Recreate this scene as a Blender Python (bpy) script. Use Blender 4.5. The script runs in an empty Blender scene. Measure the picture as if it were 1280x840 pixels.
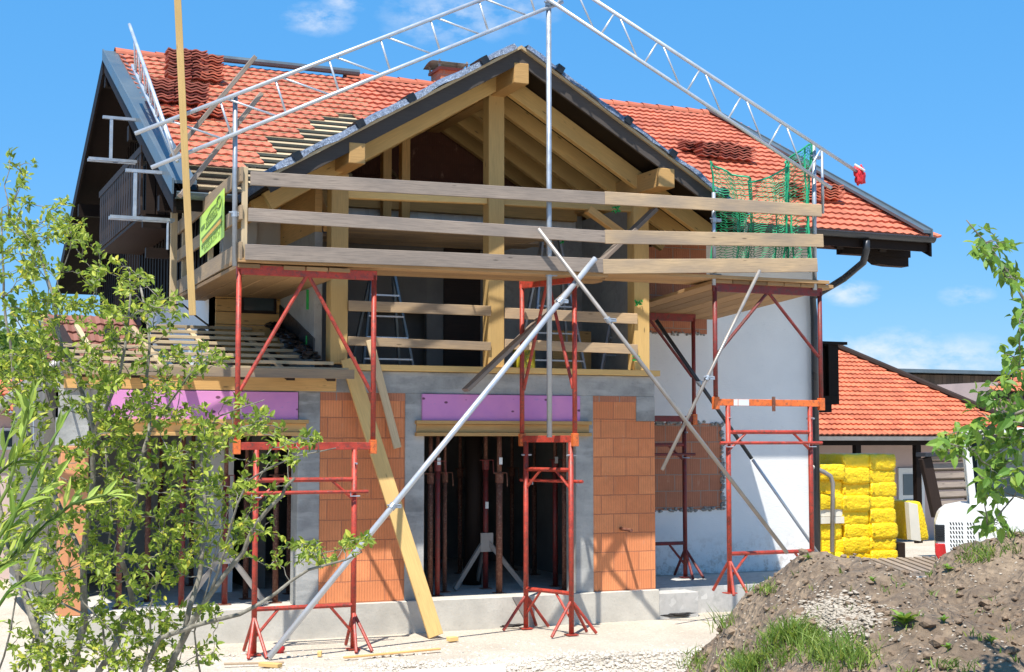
import bpy, math, random
from mathutils import Vector, Matrix, noise
R=math.radians
rnd=random.Random(7)
# ------------------------------------------------------------------ camera maths (photo is 1280x840)
F=1819.0; YAW=R(23.5); PITCH=R(4.1)
def _basis():
    sy,cy=math.sin(YAW),math.cos(YAW); sp,cp=math.sin(PITCH),math.cos(PITCH)
    f=Vector((sy*cp,cy*cp,sp)); r=Vector((cy,-sy,0)); return f,r,r.cross(f)
fw,rt,up_=_basis()
CAM=Vector((-9.5722,-17.2002,2.3639))
def ray(px,py): return fw+rt*((px-640)/F)+up_*((420-py)/F)
def at(px,py,Y=None,X=None,Z=None,D=None):
    d=ray(px,py)
    if Y is not None: t=(Y-CAM.y)/d.y
    elif X is not None: t=(X-CAM.x)/d.x
    elif Z is not None: t=(Z-CAM.z)/d.z
    else: t=D
    return CAM+d*t
def proj(p):
    v=Vector(p)-CAM; z=v.dot(fw); return 640+F*v.dot(rt)/z, 420-F*v.dot(up_)/z
scene=bpy.context.scene; COL=scene.collection
# ------------------------------------------------------------------ mesh builder
class MB:
    def __init__(s): s.v=[];s.f=[];s.uv=[];s.r=[]
    def add(s,vs,fs,uvs=None,r=None):
        b=len(s.v); s.v+=[Vector(v) for v in vs]
        if r is None: r=rnd.random()
        for i,f in enumerate(fs):
            s.f.append([b+k for k in f]); s.r.append(r)
            if uvs: s.uv.append(uvs[i])
            else: s.uv.append(None)
        return s
    def box(s,x0,x1,y0,y1,z0,z1):
        v=[(x,y,z) for z in (z0,z1) for y in (y0,y1) for x in (x0,x1)]
        return s.add(v,[(0,2,3,1),(4,5,7,6),(0,1,5,4),(2,6,7,3),(0,4,6,2),(1,3,7,5)])
    def bar(s,p,q,w,h,up=(0,0,1),r=None):
        p=Vector(p);q=Vector(q);d=q-p;L=d.length;d=d/L;up=Vector(up)
        a=d.cross(up)
        if a.length<1e-4: a=d.cross(Vector((0,1,0)))
        a.normalize();b=a.cross(d).normalized()
        o=rnd.random()*40
        vs=[];cs=[(-1,-1),(1,-1),(1,1),(-1,1)]
        for e in (p,q):
            for i,j in cs: vs.append(e+a*(i*w/2)+b*(j*h/2))
        fs=[(3,2,1,0),(4,5,6,7)];uv=[[(o+k[0]*w/2,o+k[1]*h/2) for k in (cs[3],cs[2],cs[1],cs[0])],[(o+k[0]*w/2,o+k[1]*h/2) for k in cs]]
        acc=0
        for k in range(4):
            k2=(k+1)%4; wd=w if k%2==0 else h
            fs.append((k,k2,4+k2,4+k)); uv.append([(o,o+acc),(o,o+acc+wd),(o+L,o+acc+wd),(o+L,o+acc)]); acc+=wd
        return s.add(vs,fs,uv,r)
    def tube(s,pts,rad,n=8,r=None,caps=True):
        pts=[Vector(p) for p in pts]
        if not isinstance(rad,(list,tuple)): rad=[rad]*len(pts)
        vs=[];fs=[];uv=[];L=0;o=rnd.random()*20
        d0=(pts[1]-pts[0]).normalized()
        a=d0.orthogonal().normalized()
        Ls=[]
        for i,p in enumerate(pts):
            if i==0:d=pts[1]-pts[0]
            elif i==len(pts)-1:d=pts[-1]-pts[-2]
            else:d=(pts[i+1]-pts[i]).normalized()+(pts[i]-pts[i-1]).normalized()
            d.normalize(); a=(a-d*a.dot(d)).normalized(); b=d.cross(a)
            if i>0:L+=(pts[i]-pts[i-1]).length
            Ls.append(L)
            for k in range(n):
                t=2*math.pi*k/n; vs.append(p+(a*math.cos(t)+b*math.sin(t))*rad[i])
        for i in range(len(pts)-1):
            for k in range(n):
                k2=(k+1)%n; fs.append((i*n+k,i*n+k2,(i+1)*n+k2,(i+1)*n+k))
                c=2*math.pi*rad[i]/n
                uv.append([(o+Ls[i],c*k),(o+Ls[i],c*(k+1)),(o+Ls[i+1],c*(k+1)),(o+Ls[i+1],c*k)])
        if caps:
            fs.append(tuple(reversed(range(n))));uv.append([(0,0)]*n)
            m=(len(pts)-1)*n; fs.append(tuple(range(m,m+n)));uv.append([(0,0)]*n)
        return s.add(vs,fs,uv,r)
    def prism(s,poly,ext,r=None):      # polygon (list of 3d pts) extruded by vector
        poly=[Vector(p) for p in poly]; e=Vector(ext); n=len(poly)
        vs=poly+[p+e for p in poly]
        fs=[tuple(range(n)),tuple(reversed(range(n,2*n)))]+[(i,n+i,n+(i+1)%n,(i+1)%n) for i in range(n)]
        return s.add(vs,fs,None,r)
    def rock(s,c,sz,r=None,flat=.7):
        c=Vector(c);vs=[]
        for v in ICO_V:
            k=sz*rnd.uniform(.7,1.25); vs.append(c+Vector((v[0]*k,v[1]*k,v[2]*k*flat)))
        return s.add(vs,ICO_F,None,r)
    def build(s,name,mat,parent=None,smooth=False,bevel=0,local=False,kind=None,fixn=False):
        me=bpy.data.meshes.new(name)
        off=Vector((0,0,0))
        if parent and not local:
            off=WORLD.get(parent.name,Vector((0,0,0)))
        me.from_pydata([tuple(v-off) for v in s.v],[],s.f)
        ul=me.uv_layers.new(name='UVMap').data; li=0
        for fi,f in enumerate(s.f):
            u=s.uv[fi]
            if u is None:
                P=[s.v[k] for k in f]; n=(P[1]-P[0]).cross(P[2]-P[0])
                ax,ay,az=abs(n.x),abs(n.y),abs(n.z)
                if az>=ax and az>=ay: u=[(p.x,p.y) for p in P]
                elif ay>=ax: u=[(p.x,p.z) for p in P]
                else: u=[(p.y,p.z) for p in P]
            for c in u: ul[li].uv=c; li+=1
        at_=me.attributes.new('rnd','FLOAT','FACE'); at_.data.foreach_set('value',s.r)
        me.materials.append(mat)
        if smooth: me.polygons.foreach_set('use_smooth',[True]*len(me.polygons))
        me.update()
        o=bpy.data.objects.new(name,me); COL.objects.link(o)
        if parent: o.parent=parent; WORLD[o.name]=off
        else: WORLD[o.name]=Vector((0,0,0))
        if kind:o['kind']=kind
        if bevel:
            m=o.modifiers.new('bevel','BEVEL');m.width=bevel;m.segments=1;m.limit_method='ANGLE'
        return o
WORLD={}
phi=(1+5**.5)/2
ICO_V=[Vector(v).normalized() for v in [(-1,phi,0),(1,phi,0),(-1,-phi,0),(1,-phi,0),(0,-1,phi),(0,1,phi),(0,-1,-phi),(0,1,-phi),(phi,0,-1),(phi,0,1),(-phi,0,-1),(-phi,0,1)]]
ICO_F=[(0,11,5),(0,5,1),(0,1,7),(0,7,10),(0,10,11),(1,5,9),(5,11,4),(11,10,2),(10,7,6),(7,1,8),(3,9,4),(3,4,2),(3,2,6),(3,6,8),(3,8,9),(4,9,5),(2,4,11),(6,2,10),(8,6,7),(9,8,1)]
def tag(o,label,cat,group=None,kind=None):
    if label:o['label']=label
    if cat:o['category']=cat
    if group:o['group']=group
    if kind:o['kind']=kind
    return o
def thing(name,label,cat,loc=(0,0,0),rz=0,group=None):
    o=bpy.data.objects.new(name,None);COL.objects.link(o);o.location=loc;o.rotation_euler=(0,0,rz)
    o.empty_display_size=.2; WORLD[o.name]=Vector(loc); return tag(o,label,cat,group)
# ------------------------------------------------------------------ materials
def mat_new(name):
    m=bpy.data.materials.new(name);m.use_nodes=True;nt=m.node_tree;b=nt.nodes['Principled BSDF'];return m,nt,b
def N(nt,t,**k):
    n=nt.nodes.new(t)
    for a,v in k.items():
        if a in n.inputs.keys() if isinstance(a,str) else False: n.inputs[a].default_value=v
        else: setattr(n,a,v)
    return n
def ramp(nt,fac,stops):
    n=nt.nodes.new('ShaderNodeValToRGB');e=n.color_ramp.elements
    while len(e)<len(stops):e.new(.5)
    for i,(p,c) in enumerate(stops):
        e[i].position=p;e[i].color=(c[0],c[1],c[2],1) if isinstance(c,(tuple,list)) else (c,c,c,1)
    nt.links.new(fac,n.inputs[0]);return n.outputs[0]
def mixc(nt,fac,a,b,mode='MIX'):
    n=nt.nodes.new('ShaderNodeMix');n.data_type='RGBA';n.blend_type=mode
    L=nt.links
    for i,x in ((0,fac),(6,a),(7,b)):
        if hasattr(x,'links') or hasattr(x,'is_output'): L.new(x,n.inputs[i])
        elif i==0:n.inputs[0].default_value=x
        else:n.inputs[i].default_value=(x[0],x[1],x[2],1)
    return n.outputs[2]
def mapped(nt,sc,obj=False):
    tc=nt.nodes.new('ShaderNodeTexCoord');mp=nt.nodes.new('ShaderNodeMapping');mp.inputs['Scale'].default_value=sc
    nt.links.new(tc.outputs['Object' if obj else 'UV'],mp.inputs[0]);return mp.outputs[0]
def noise_t(nt,vec,scale,detail=4,rough=.55):
    n=nt.nodes.new('ShaderNodeTexNoise');n.inputs['Scale'].default_value=scale;n.inputs['Detail'].default_value=detail;n.inputs['Roughness'].default_value=rough
    nt.links.new(vec,n.inputs['Vector']);return n.outputs['Fac']
def bump(nt,b,h,dist,strength=1):
    n=nt.nodes.new('ShaderNodeBump');n.inputs['Distance'].default_value=dist;n.inputs['Strength'].default_value=strength
    nt.links.new(h,n.inputs['Height']);nt.links.new(n.outputs[0],b.inputs['Normal'])
def objrand(nt):
    return nt.nodes.new('ShaderNodeObjectInfo').outputs['Random']
def facernd(nt):
    a=nt.nodes.new('ShaderNodeAttribute');a.attribute_name='rnd';return a.outputs['Fac']
def scale3(c,k): return tuple(x*k for x in c)
def wood(name,c,dark=.6,grey=0,knots=True,rough=.75):
    m,nt,b=mat_new(name)
    g=noise_t(nt,mapped(nt,(1.2,28,1)),3,6,.65)
    g2=noise_t(nt,mapped(nt,(.8,2.5,1)),1.3,3)
    col=ramp(nt,g,[(.3,scale3(c,dark)),(.55,c),(.75,scale3(c,1.15))])
    col=mixc(nt,ramp(nt,g2,[(.35,0),(.7,.75)]),col,scale3(c,(dark+1)/2.3) if not grey else (.20,.165,.14))
    if knots:
        v=nt.nodes.new('ShaderNodeTexVoronoi');v.inputs['Scale'].default_value=1;nt.links.new(mapped(nt,(2.3,9,1)),v.inputs['Vector'])
        k=ramp(nt,v.outputs['Distance'],[(.05,1.),(.11,0.)])
        col=mixc(nt,k,col,scale3(c,.35))
    r=ramp(nt,facernd(nt),[(0,.66),(1,1.15)])
    col=mixc(nt,1,col,r,'MULTIPLY')
    nt.links.new(col,b.inputs['Base Color']);b.inputs['Roughness'].default_value=rough
    bump(nt,b,g,.003,.6);return m
M={}
M['fresh']=wood('fresh_timber',(.80,.52,.19),.8)
M['fresh2']=wood('spruce_timber',(.74,.43,.15),.7)
M['pale']=wood('pale_lath_wood',(.58,.44,.26),.75,knots=False)
M['board']=wood('used_board_wood',(.52,.36,.20),.68,grey=1)
M['old']=wood('weathered_board_wood',(.36,.285,.225),.55,grey=1)
M['ply']=wood('deck_board_wood',(.42,.25,.11),.65)
M['brown']=wood('stained_dark_wood',(.017,.010,.007),.5,rough=.6,knots=False)
M['brown'].node_tree.nodes['Principled BSDF'].inputs['Specular IOR Level'].default_value=.15
M['brown2']=wood('dark_brown_wood',(.036,.022,.016),.6,rough=.6,knots=False)
M['brown2'].node_tree.nodes['Principled BSDF'].inputs['Specular IOR Level'].default_value=.2
M['fascia']=wood('fascia_wood',(.075,.06,.05),.6,knots=False)
M['claddark']=wood('cladding_wood',(.13,.085,.055),.5,knots=False)
def plain(name,c,rough=.6,metal=0,var=.25,sc=6,bmp=0.002,dirt=None,spec=None):
    m,nt,b=mat_new(name)
    v=mapped(nt,(1,1,1),True)
    n=noise_t(nt,v,sc,6,.6)
    col=ramp(nt,n,[(.3,scale3(c,1-var)),(.7,scale3(c,1+var*.6))])
    if dirt:
        n2=noise_t(nt,v,sc*2.7,8,.7); n5=noise_t(nt,v,sc*9,6,.7);col=mixc(nt,ramp(nt,n2,[(.50,0),(.62,.9)]),col,dirt);col=mixc(nt,ramp(nt,n5,[(.62,0),(.68,.6)]),col,(.45,.40,.34))
    r=ramp(nt,facernd(nt),[(0,.9),(1,1.08)]);col=mixc(nt,1,col,r,'MULTIPLY')
    nt.links.new(col,b.inputs['Base Color']);b.inputs['Metallic'].default_value=metal
    nt.links.new(ramp(nt,n,[(.3,max(rough-.1,0)),(.7,min(rough+.12,1))]),b.inputs['Roughness'])
    if bmp:bump(nt,b,noise_t(nt,v,sc*6,4),bmp,.7)
    return m
M['red']=plain('red_scaffold_paint',(.43,.045,.024),.5,0,.35,9,dirt=(.16,.045,.03))
M['redold']=plain('worn_red_scaffold_paint',(.20,.022,.018),.55,0,.4,9,dirt=(.10,.04,.03))
M['orange']=plain('orange_scaffold_paint',(.75,.16,.03),.5,0,.25,9,dirt=(.3,.09,.04))
M['rust']=plain('rusty_steel',(.16,.055,.032),.75,.1,.4,14,dirt=(.30,.16,.10))
M['galv']=plain('galvanised_steel',(.38,.42,.47),.4,.5,.18,7,dirt=(.36,.38,.4))
M['alu']=plain('aluminium',(.55,.58,.62),.38,.45,.1,5)
M['tin']=plain('grey_sheet_metal',(.13,.165,.185),.35,.35,.15,2,bmp=.001)
M['zinc']=plain('zinc_gutter',(.33,.30,.27),.45,.4,.2,4)
M['gutter']=plain('dark_gutter_metal',(.055,.058,.065),.35,.5,.2,4)
M['membrane']=plain('roofing_membrane',(.12,.16,.24),.45,.1,.6,16,bmp=.02,dirt=(.30,.37,.47))
M['black']=plain('black_film',(.012,.013,.015),.35,0,.3,8,bmp=.006)
M['cement']=plain('plaster_grey',(.34,.33,.30),.9,0,.18,2.5,bmp=.004,dirt=(.27,.26,.235))
M['orangeplaster']=plain('orange_plaster',(.62,.27,.12),.85,0,.12,2)
M['pinkplaster']=plain('pinkish_render',(.55,.42,.38),.9,0,.08,2)
M['white']=plain('white_render',(.74,.735,.71),.9,0,.06,3,bmp=.004)
M['whitepaint']=plain('white_paint',(.74,.75,.73),.35,0,.05,3,bmp=0)
M['yellow']=plain('yellow_film',(.98,.66,.012),.4,0,.08,5,bmp=.03)
M['yellowdrum']=plain('yellow_bucket_plastic',(.5,.42,.03),.4)
M['net']=plain('green_netting',(.02,.36,.17),.6,0,.2,4,bmp=0)
M['greentape']=plain('green_tape',(.02,.42,.08),.5)
M['bagred']=plain('red_cloth',(.65,.02,.03),.6)
M['neon']=plain('yellow_green_banner',(.56,.80,.12),.5,0,.06,3,bmp=0)
M['ink']=plain('dark_green_ink',(.15,.24,.05),.6,bmp=0)
M['inkorange']=plain('orange_ink',(.72,.42,.08),.6,bmp=0)
M['foam']=plain('foam_board',(.78,.72,.6),.8,0,.05,4)
M['redlamp']=plain('red_lamp_plastic',(.5,.02,.02),.25)
M['dirtwood']=plain('dark_scrap',(.03,.025,.022),.7)
def glass(name,c=(.03,.05,.06)):
    m,nt,b=mat_new(name);b.inputs['Base Color'].default_value=(*c,1);b.inputs['Roughness'].default_value=.05;b.inputs['Specular IOR Level'].default_value=.9;return m
M['glass']=glass('window_glass')
def concrete():
    m,nt,b=mat_new('concrete');v=mapped(nt,(1,1,1),True)
    n=noise_t(nt,v,1.6,8,.62);n2=noise_t(nt,v,22,5,.7);n3=noise_t(nt,mapped(nt,(1.1,1,5),True),1.4,4,.6)
    c=ramp(nt,n,[(.3,(.20,.20,.19)),(.5,(.34,.34,.32)),(.7,(.47,.46,.42))])
    c=mixc(nt,ramp(nt,n2,[(.55,0),(.75,.55)]),c,(.16,.155,.145))
    c=mixc(nt,ramp(nt,n3,[(.5,0),(.62,.5)]),c,(.5,.49,.46))
    nt.links.new(c,b.inputs['Base Color']);b.inputs['Roughness'].default_value=.9;bump(nt,b,n2,.006,.8);return m
M['concrete']=concrete()
def plinthm():
    m,nt,b=mat_new('plinth_concrete');v=mapped(nt,(1,1,1),True)
    n=noise_t(nt,v,2.5,8,.6);n2=noise_t(nt,v,30,5,.7)
    c=ramp(nt,n,[(.3,(.44,.41,.35)),(.7,(.60,.56,.48))]);c=mixc(nt,ramp(nt,n2,[(.58,0),(.75,.5)]),c,(.3,.27,.23))
    nt.links.new(c,b.inputs['Base Color']);b.inputs['Roughness'].default_value=.95;bump(nt,b,n2,.005,.8);return m
M['plinth']=plinthm()
def brick(name,c1,c2,mort,bw=.5,bh=.25,ms=.008):
    m,nt,b=mat_new(name);v=mapped(nt,(1,1,1))
    t=nt.nodes.new('ShaderNodeTexBrick');t.inputs['Scale'].default_value=1;t.inputs['Brick Width'].default_value=bw;t.inputs['Row Height'].default_value=bh
    t.inputs['Mortar Size'].default_value=ms;t.inputs['Mortar Smooth'].default_value=.2;t.inputs['Color1'].default_value=(*c1,1);t.inputs['Color2'].default_value=(*c2,1);t.inputs['Mortar'].default_value=(*mort,1)
    t.offset=.5;mp=nt.nodes.new('ShaderNodeVectorMath');mp.operation='ADD';mp.inputs[1].default_value=(10.13,.35,0)
    n0=nt.nodes.new('ShaderNodeTexNoise');n0.inputs['Scale'].default_value=5;nt.links.new(v,n0.inputs['Vector'])
    sc=nt.nodes.new('ShaderNodeVectorMath');sc.operation='MULTIPLY_ADD';sc.inputs[1].default_value=(.012,.012,0);nt.links.new(n0.outputs['Color'],sc.inputs[0]);nt.links.new(v,sc.inputs[2])
    nt.links.new(sc.outputs[0],mp.inputs[0]);nt.links.new(mp.outputs[0],t.inputs['Vector'])
    w=nt.nodes.new('ShaderNodeTexWave');w.inputs['Scale'].default_value=9;w.inputs['Distortion'].default_value=2.5;w.inputs['Detail'].default_value=2;nt.links.new(mapped(nt,(1,.15,1)),w.inputs['Vector'])
    n=noise_t(nt,v,3.5,8,.65);n2=noise_t(nt,mapped(nt,(1,.4,1)),9,7,.7)
    c=mixc(nt,ramp(nt,n,[(.35,.0),(.7,.55)]),t.outputs['Color'],scale3(c1,.62))
    c=mixc(nt,ramp(nt,w.outputs['Fac'],[(.0,.32),(.5,0)]),c,scale3(c1,.5))
    c=mixc(nt,ramp(nt,n2,[(.60,0),(.72,.35)]),c,(.66,.40,.27))
    n6=noise_t(nt,v,1.7,5,.6);c=mixc(nt,ramp(nt,n6,[(.5,0),(.72,.45)]),c,scale3(c1,1.25))
    n7=noise_t(nt,v,30,6,.75);c=mixc(nt,ramp(nt,n7,[(.6,0),(.72,.5)]),c,scale3(c1,.4))
    c=mixc(nt,t.outputs['Fac'],c,mort)
    nt.links.new(c,b.inputs['Base Color']);b.inputs['Roughness'].default_value=.9
    inv=ramp(nt,t.outputs['Fac'],[(0,1),(1,0)])
    h=mixc(nt,.25,inv,w.outputs['Color']);bump(nt,b,h,.012,.9);return m
M['brick']=brick('clay_block_brick',(.82,.30,.12),(.68,.22,.085),(.46,.17,.085),.373,.25,.006)
M['brickdark']=brick('brown_clay_brick',(.54,.21,.11),(.44,.165,.09),(.34,.26,.21),.3,.245,.007)
def wallm():
    m,nt,b=mat_new('white_wall_render');v=mapped(nt,(1,1,1),True)
    n=noise_t(nt,v,1.3,6,.6);n2=noise_t(nt,v,9,8,.7);n3=noise_t(nt,mapped(nt,(1,1,3.5),True),16,4,.6)
    c=ramp(nt,n,[(.3,(.74,.735,.715)),(.7,(.83,.82,.79))])
    sx=nt.nodes.new('ShaderNodeSeparateXYZ');nt.links.new(mapped(nt,(1,1,1),True),sx.inputs[0])
    low=ramp(nt,sx.outputs[2],[(0,1),(1,0)]);mu=nt.nodes.new('ShaderNodeMath');mu.operation='MULTIPLY';nt.links.new(low,mu.inputs[0]);nt.links.new(ramp(nt,n2,[(.48,0),(.60,1)]),mu.inputs[1])
    c=mixc(nt,mu.outputs[0],c,(.36,.28,.21));c=mixc(nt,ramp(nt,n2,[(.62,0),(.75,.4)]),c,(.5,.49,.46))
    nt.links.new(c,b.inputs['Base Color']);b.inputs['Roughness'].default_value=.9;bump(nt,b,n3,.006,.6);return m
M['wallwhite']=wallm()
def tilem(name,c,age):
    m,nt,b=mat_new(name);v=mapped(nt,(1,1,1),True)
    r=facernd(nt);n=noise_t(nt,v,5,8,.65)
    col=ramp(nt,r,[(0,scale3(c,.74)),(.5,c),(1,scale3(c,1.2))])
    col=mixc(nt,ramp(nt,n,[(.45,0),(.75,age)]),col,(.18,.07,.045))
    n4=noise_t(nt,v,26,5,.7);col=mixc(nt,ramp(nt,n4,[(.62,0),(.76,age*.6)]),col,(.5,.3,.22))
    nt.links.new(col,b.inputs['Base Color']);b.inputs['Roughness'].default_value=.75;bump(nt,b,n,.004,.5);return m
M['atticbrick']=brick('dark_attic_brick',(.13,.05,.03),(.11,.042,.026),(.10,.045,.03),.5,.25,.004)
M['shadeplaster']=plain('shade_darkened_plaster',(.15,.14,.125),.9,0,.25,2.5)  # grey plaster with the shade of rooms and loggia put into its colour
M['tile']=tilem('red_roof_tile',(.50,.135,.07),.4)
M['tile2']=tilem('orange_roof_tile',(.54,.145,.065),.4)
M['tilebrown']=tilem('brown_roof_tile',(.23,.095,.07),.5)
M['tileold']=tilem('dark_red_tile',(.34,.095,.06),.6)
def xps():
    m,nt,b=mat_new('pink_foam_board');v=mapped(nt,(1,1,1))
    n=noise_t(nt,v,3,5);c=ramp(nt,n,[(.3,(.56,.22,.50)),(.7,(.68,.27,.52))])
    vo=nt.nodes.new('ShaderNodeTexVoronoi');vo.inputs['Scale'].default_value=4.2;vo.inputs['Randomness'].default_value=.55;nt.links.new(mapped(nt,(1,1.6,1)),vo.inputs['Vector'])
    c=mixc(nt,ramp(nt,vo.outputs['Distance'],[(.10,.9),(.14,0)]),c,(.09,.02,.05))
    n2=noise_t(nt,mapped(nt,(3,9,1)),1.6,6,.7);c=mixc(nt,ramp(nt,n2,[(.62,0),(.7,.5)]),c,(.28,.22,.5))
    nt.links.new(c,b.inputs['Base Color']);b.inputs['Roughness'].default_value=.7;bump(nt,b,n2,.003,.6);return m
M['xps']=xps()
def leafm(name,c,c2,tr=.35):
    m,nt,b=mat_new(name);col=ramp(nt,facernd(nt),[(0,scale3(c,.38)),(.4,c),(.9,c2),(1,(c2[0]*1.3,c2[1],c2[2]*.8))])
    nt.links.new(col,b.inputs['Base Color']);b.inputs['Roughness'].default_value=.5;b.inputs['Specular IOR Level'].default_value=.35
    t=nt.nodes.new('ShaderNodeBsdfTranslucent');nt.links.new(mixc(nt,.5,col,(.5,.65,.06)),t.inputs[0])
    ms=nt.nodes.new('ShaderNodeMixShader');ms.inputs[0].default_value=tr;nt.links.new(b.outputs[0],ms.inputs[1]);nt.links.new(t.outputs[0],ms.inputs[2])
    nt.links.new(ms.outputs[0],nt.nodes['Material Output'].inputs[0]);return m
M['leaf']=leafm('bush_leaf',(.17,.25,.03),(.42,.47,.07))
M['willow']=leafm('willow_leaf',(.24,.36,.06),(.44,.54,.12))
M['plum']=leafm('plum_leaf',(.10,.22,.035),(.22,.36,.06))
M['farleaf']=leafm('far_tree_leaf',(.05,.12,.025),(.10,.2,.035))
M['grass']=leafm('grass_blade',(.12,.22,.035),(.28,.36,.08))
def barkm():
    m,nt,b=mat_new('bark');v=mapped(nt,(1,1,1),True);n=noise_t(nt,v,14,7,.7);n2=noise_t(nt,v,60,4,.6)
    c=ramp(nt,n,[(.35,(.11,.095,.07)),(.55,(.22,.20,.16)),(.7,(.40,.37,.31))])
    nt.links.new(c,b.inputs['Base Color']);b.inputs['Roughness'].default_value=.9;bump(nt,b,n2,.004,.8);return m
M['bark']=barkm()
def groundm(name,a,b_,c_,sc,bm):
    m,nt,b=mat_new(name);v=mapped(nt,(1,1,1),True)
    n=noise_t(nt,v,.8,8,.6);n2=noise_t(nt,v,sc,6,.75)
    vo=nt.nodes.new('ShaderNodeTexVoronoi');vo.inputs['Scale'].default_value=sc*1.5;nt.links.new(v,vo.inputs['Vector'])
    c=ramp(nt,n,[(.3,a),(.7,b_)]);c=mixc(nt,ramp(nt,n2,[(.45,0),(.7,.75)]),c,c_)
    c=mixc(nt,ramp(nt,vo.outputs['Color'],[(.0,0),(.75,0),(.95,.5)]),c,scale3(b_,1.35))
    nt.links.new(c,b.inputs['Base Color']);b.inputs['Roughness'].default_value=.97
    n9=noise_t(nt,v,2.3,6,.7);c2_=mixc(nt,ramp(nt,n9,[(.42,.0),(.60,.55)]),c,c_) if 'soil' in name else c
    nt.links.new(c2_,b.inputs['Base Color'])
    h=mixc(nt,.5,n2,vo.outputs['Distance']);bump(nt,b,h,bm,1);return m
M['ground']=groundm('sandy_gravel_ground',(.43,.37,.29),(.60,.53,.43),(.33,.29,.24),26,.02)
M['soil']=groundm('dug_soil',(.20,.14,.09),(.37,.275,.185),(.10,.07,.05),13,.08)
M['stone']=groundm('pale_gravel_stone',(.45,.40,.33),(.62,.56,.47),(.33,.30,.26),30,.003)
M['rubble']=groundm('old_mortar_rubble',(.33,.28,.22),(.48,.42,.34),(.22,.18,.14),40,.004)
M['clod']=groundm('soil_clod',(.19,.13,.085),(.33,.24,.16),(.11,.075,.05),30,.01)
M['slab']=groundm('floor_slab_concrete',(.42,.40,.37),(.55,.53,.49),(.34,.33,.3),9,.002)
# ------------------------------------------------------------------ ground
g=MB()
xs=[-400,-120,-50]+[-20+i*1.0 for i in range(0,61)]+[70,150,400]
ys=[-400,-120,-40]+[-18+i*.6 for i in range(0,60)]+[40,90,200,500]
vs=[];nx=len(xs)
for y in ys:
    for x in xs:
        z=0
        if -18<x<38 and -17<y<17: z=.05*noise.fractal(Vector((x*.4,y*.4,3)),1,2,4)-.02
        if -2.6<y<.3 and -8<x<1: z=-.01
        if y<-2.2 and y>-6 and -8<x<2: z+=.07*math.exp(-((y+3.3)/.9)**2)
        vs.append((x,y,min(z,.1)))
g.add(vs,[(j*nx+i,j*nx+i+1,(j+1)*nx+i+1,(j+1)*nx+i) for j in range(len(ys)-1) for i in range(nx-1)])
g.build('ground',M['ground'],smooth=True,kind='structure')
# dug soil mound in front, right
FH=Vector((math.sin(YAW),math.cos(YAW),0))
def crest(px):
    pts=[(740,900),(780,875),(830,840),(880,795),(905,768),(935,738),(975,708),(1010,690),(1060,690),(1085,702),(1110,722),(1140,722),(1165,704),(1205,682),(1280,664),(1400,650),(1700,660)]
    if px<=pts[0][0]:return 930
    for a,b in zip(pts,pts[1:]):
        if px<=b[0]: return a[1]+(b[1]-a[1])*(px-a[0])/(b[0]-a[0])
    return 660
ZC=11.5
def mound_h(s,z):
    px=640+F*s/ZC; h=CAM.z-(crest(px)-550)/F*ZC
    if h<0.0:h=0.0
    if z<ZC: k=1-.55*((ZC-z)/7)**1.3
    else: k=max(0,1-((z-ZC)/2.6)**1.3)
    edge=min(1,max(0,(s-.75)/1.0))
    n=noise.fractal(Vector((s*1.3,z*1.3,0)),1,2,6)*.13+.10*abs(noise.noise(Vector((s*3.4,z*3.4,2))))-.03+.05*abs(noise.noise(Vector((s*9,z*9,3))))*(.5+noise.noise(Vector((s*1.1,z*1.1,9))))+noise.fractal(Vector((s*6,z*6,7)),1,2,4)*.04
    n-=.10*max(0,noise.noise(Vector((s*2.2,z*2.2,4))))
    return (h*k*edge+n*min(1,h*2)*min(1,k*3)*edge)-.02
def mound_pt(s,z,dz=0):
    p=Vector((CAM.x,CAM.y,0))+rt*s+FH*z; p.z=mound_h(s,z)+dz; return p
mm=MB();vs=[];A=[.6+.055*i for i in range(150)];Bz=[6.2+.055*i for i in range(150)]
for z in Bz:
    for s in A: vs.append(mound_pt(s,z))
n_=len(A)
mm.add(vs,[(j*n_+i,j*n_+i+1,(j+1)*n_+i+1,(j+1)*n_+i) for j in range(len(Bz)-1) for i in range(n_-1)])
mm.build('dirt_mound',M['soil'],smooth=True,kind='structure')
def mound_at(px,py):     # point on the mound surface along a pixel ray
    d=ray(px,py);t=6.3
    while t<16:
        p=CAM+d*t; v=p-CAM; s=v.dot(rt); z=v.dot(FH)
        if mound_h(s,z)>=p.z:
            lo,hi=t-.04,t
            for _ in range(8):
                t=(lo+hi)/2;p=CAM+d*t;v=p-CAM
                if mound_h(v.dot(rt),v.dot(FH))>=p.z:hi=t
                else:lo=t
            return Vector((p.x,p.y,mound_h(v.dot(rt),v.dot(FH))))
        t+=.04
    return None
cl=MB()
for i in range(5200):
    s=rnd.uniform(.9,7.8);z=rnd.uniform(6.6,13)
    sz=rnd.choice([.008,.012,.016,.02,.03]) if rnd.random()<.96 else rnd.uniform(.03,.07)
    cl.rock(mound_pt(s,z,sz*.2),sz)
cl.build('soil_clods',M['clod'],kind='stuff')
tag(bpy.data.objects['soil_clods'],'brown clods and pebbles strewn over the dug soil heap','soil')
ps=MB()
for i in range(1500):
    p=mound_at(rnd.gauss(1045,26),rnd.gauss(770,12))
    if p: ps.rock(p+Vector((0,0,.002)),rnd.choice([.006,.009,.012,.016,.022]),flat=.5)
for i in range(500):
    p=mound_at(rnd.uniform(850,1280),rnd.uniform(700,840))
    if p: ps.rock(p,rnd.uniform(.005,.012))
tag(ps.build('pale_rubble',M['rubble'],kind='stuff'),'pale mortar rubble spilled on the front of the soil heap','rubble')
gr=MB()
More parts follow.
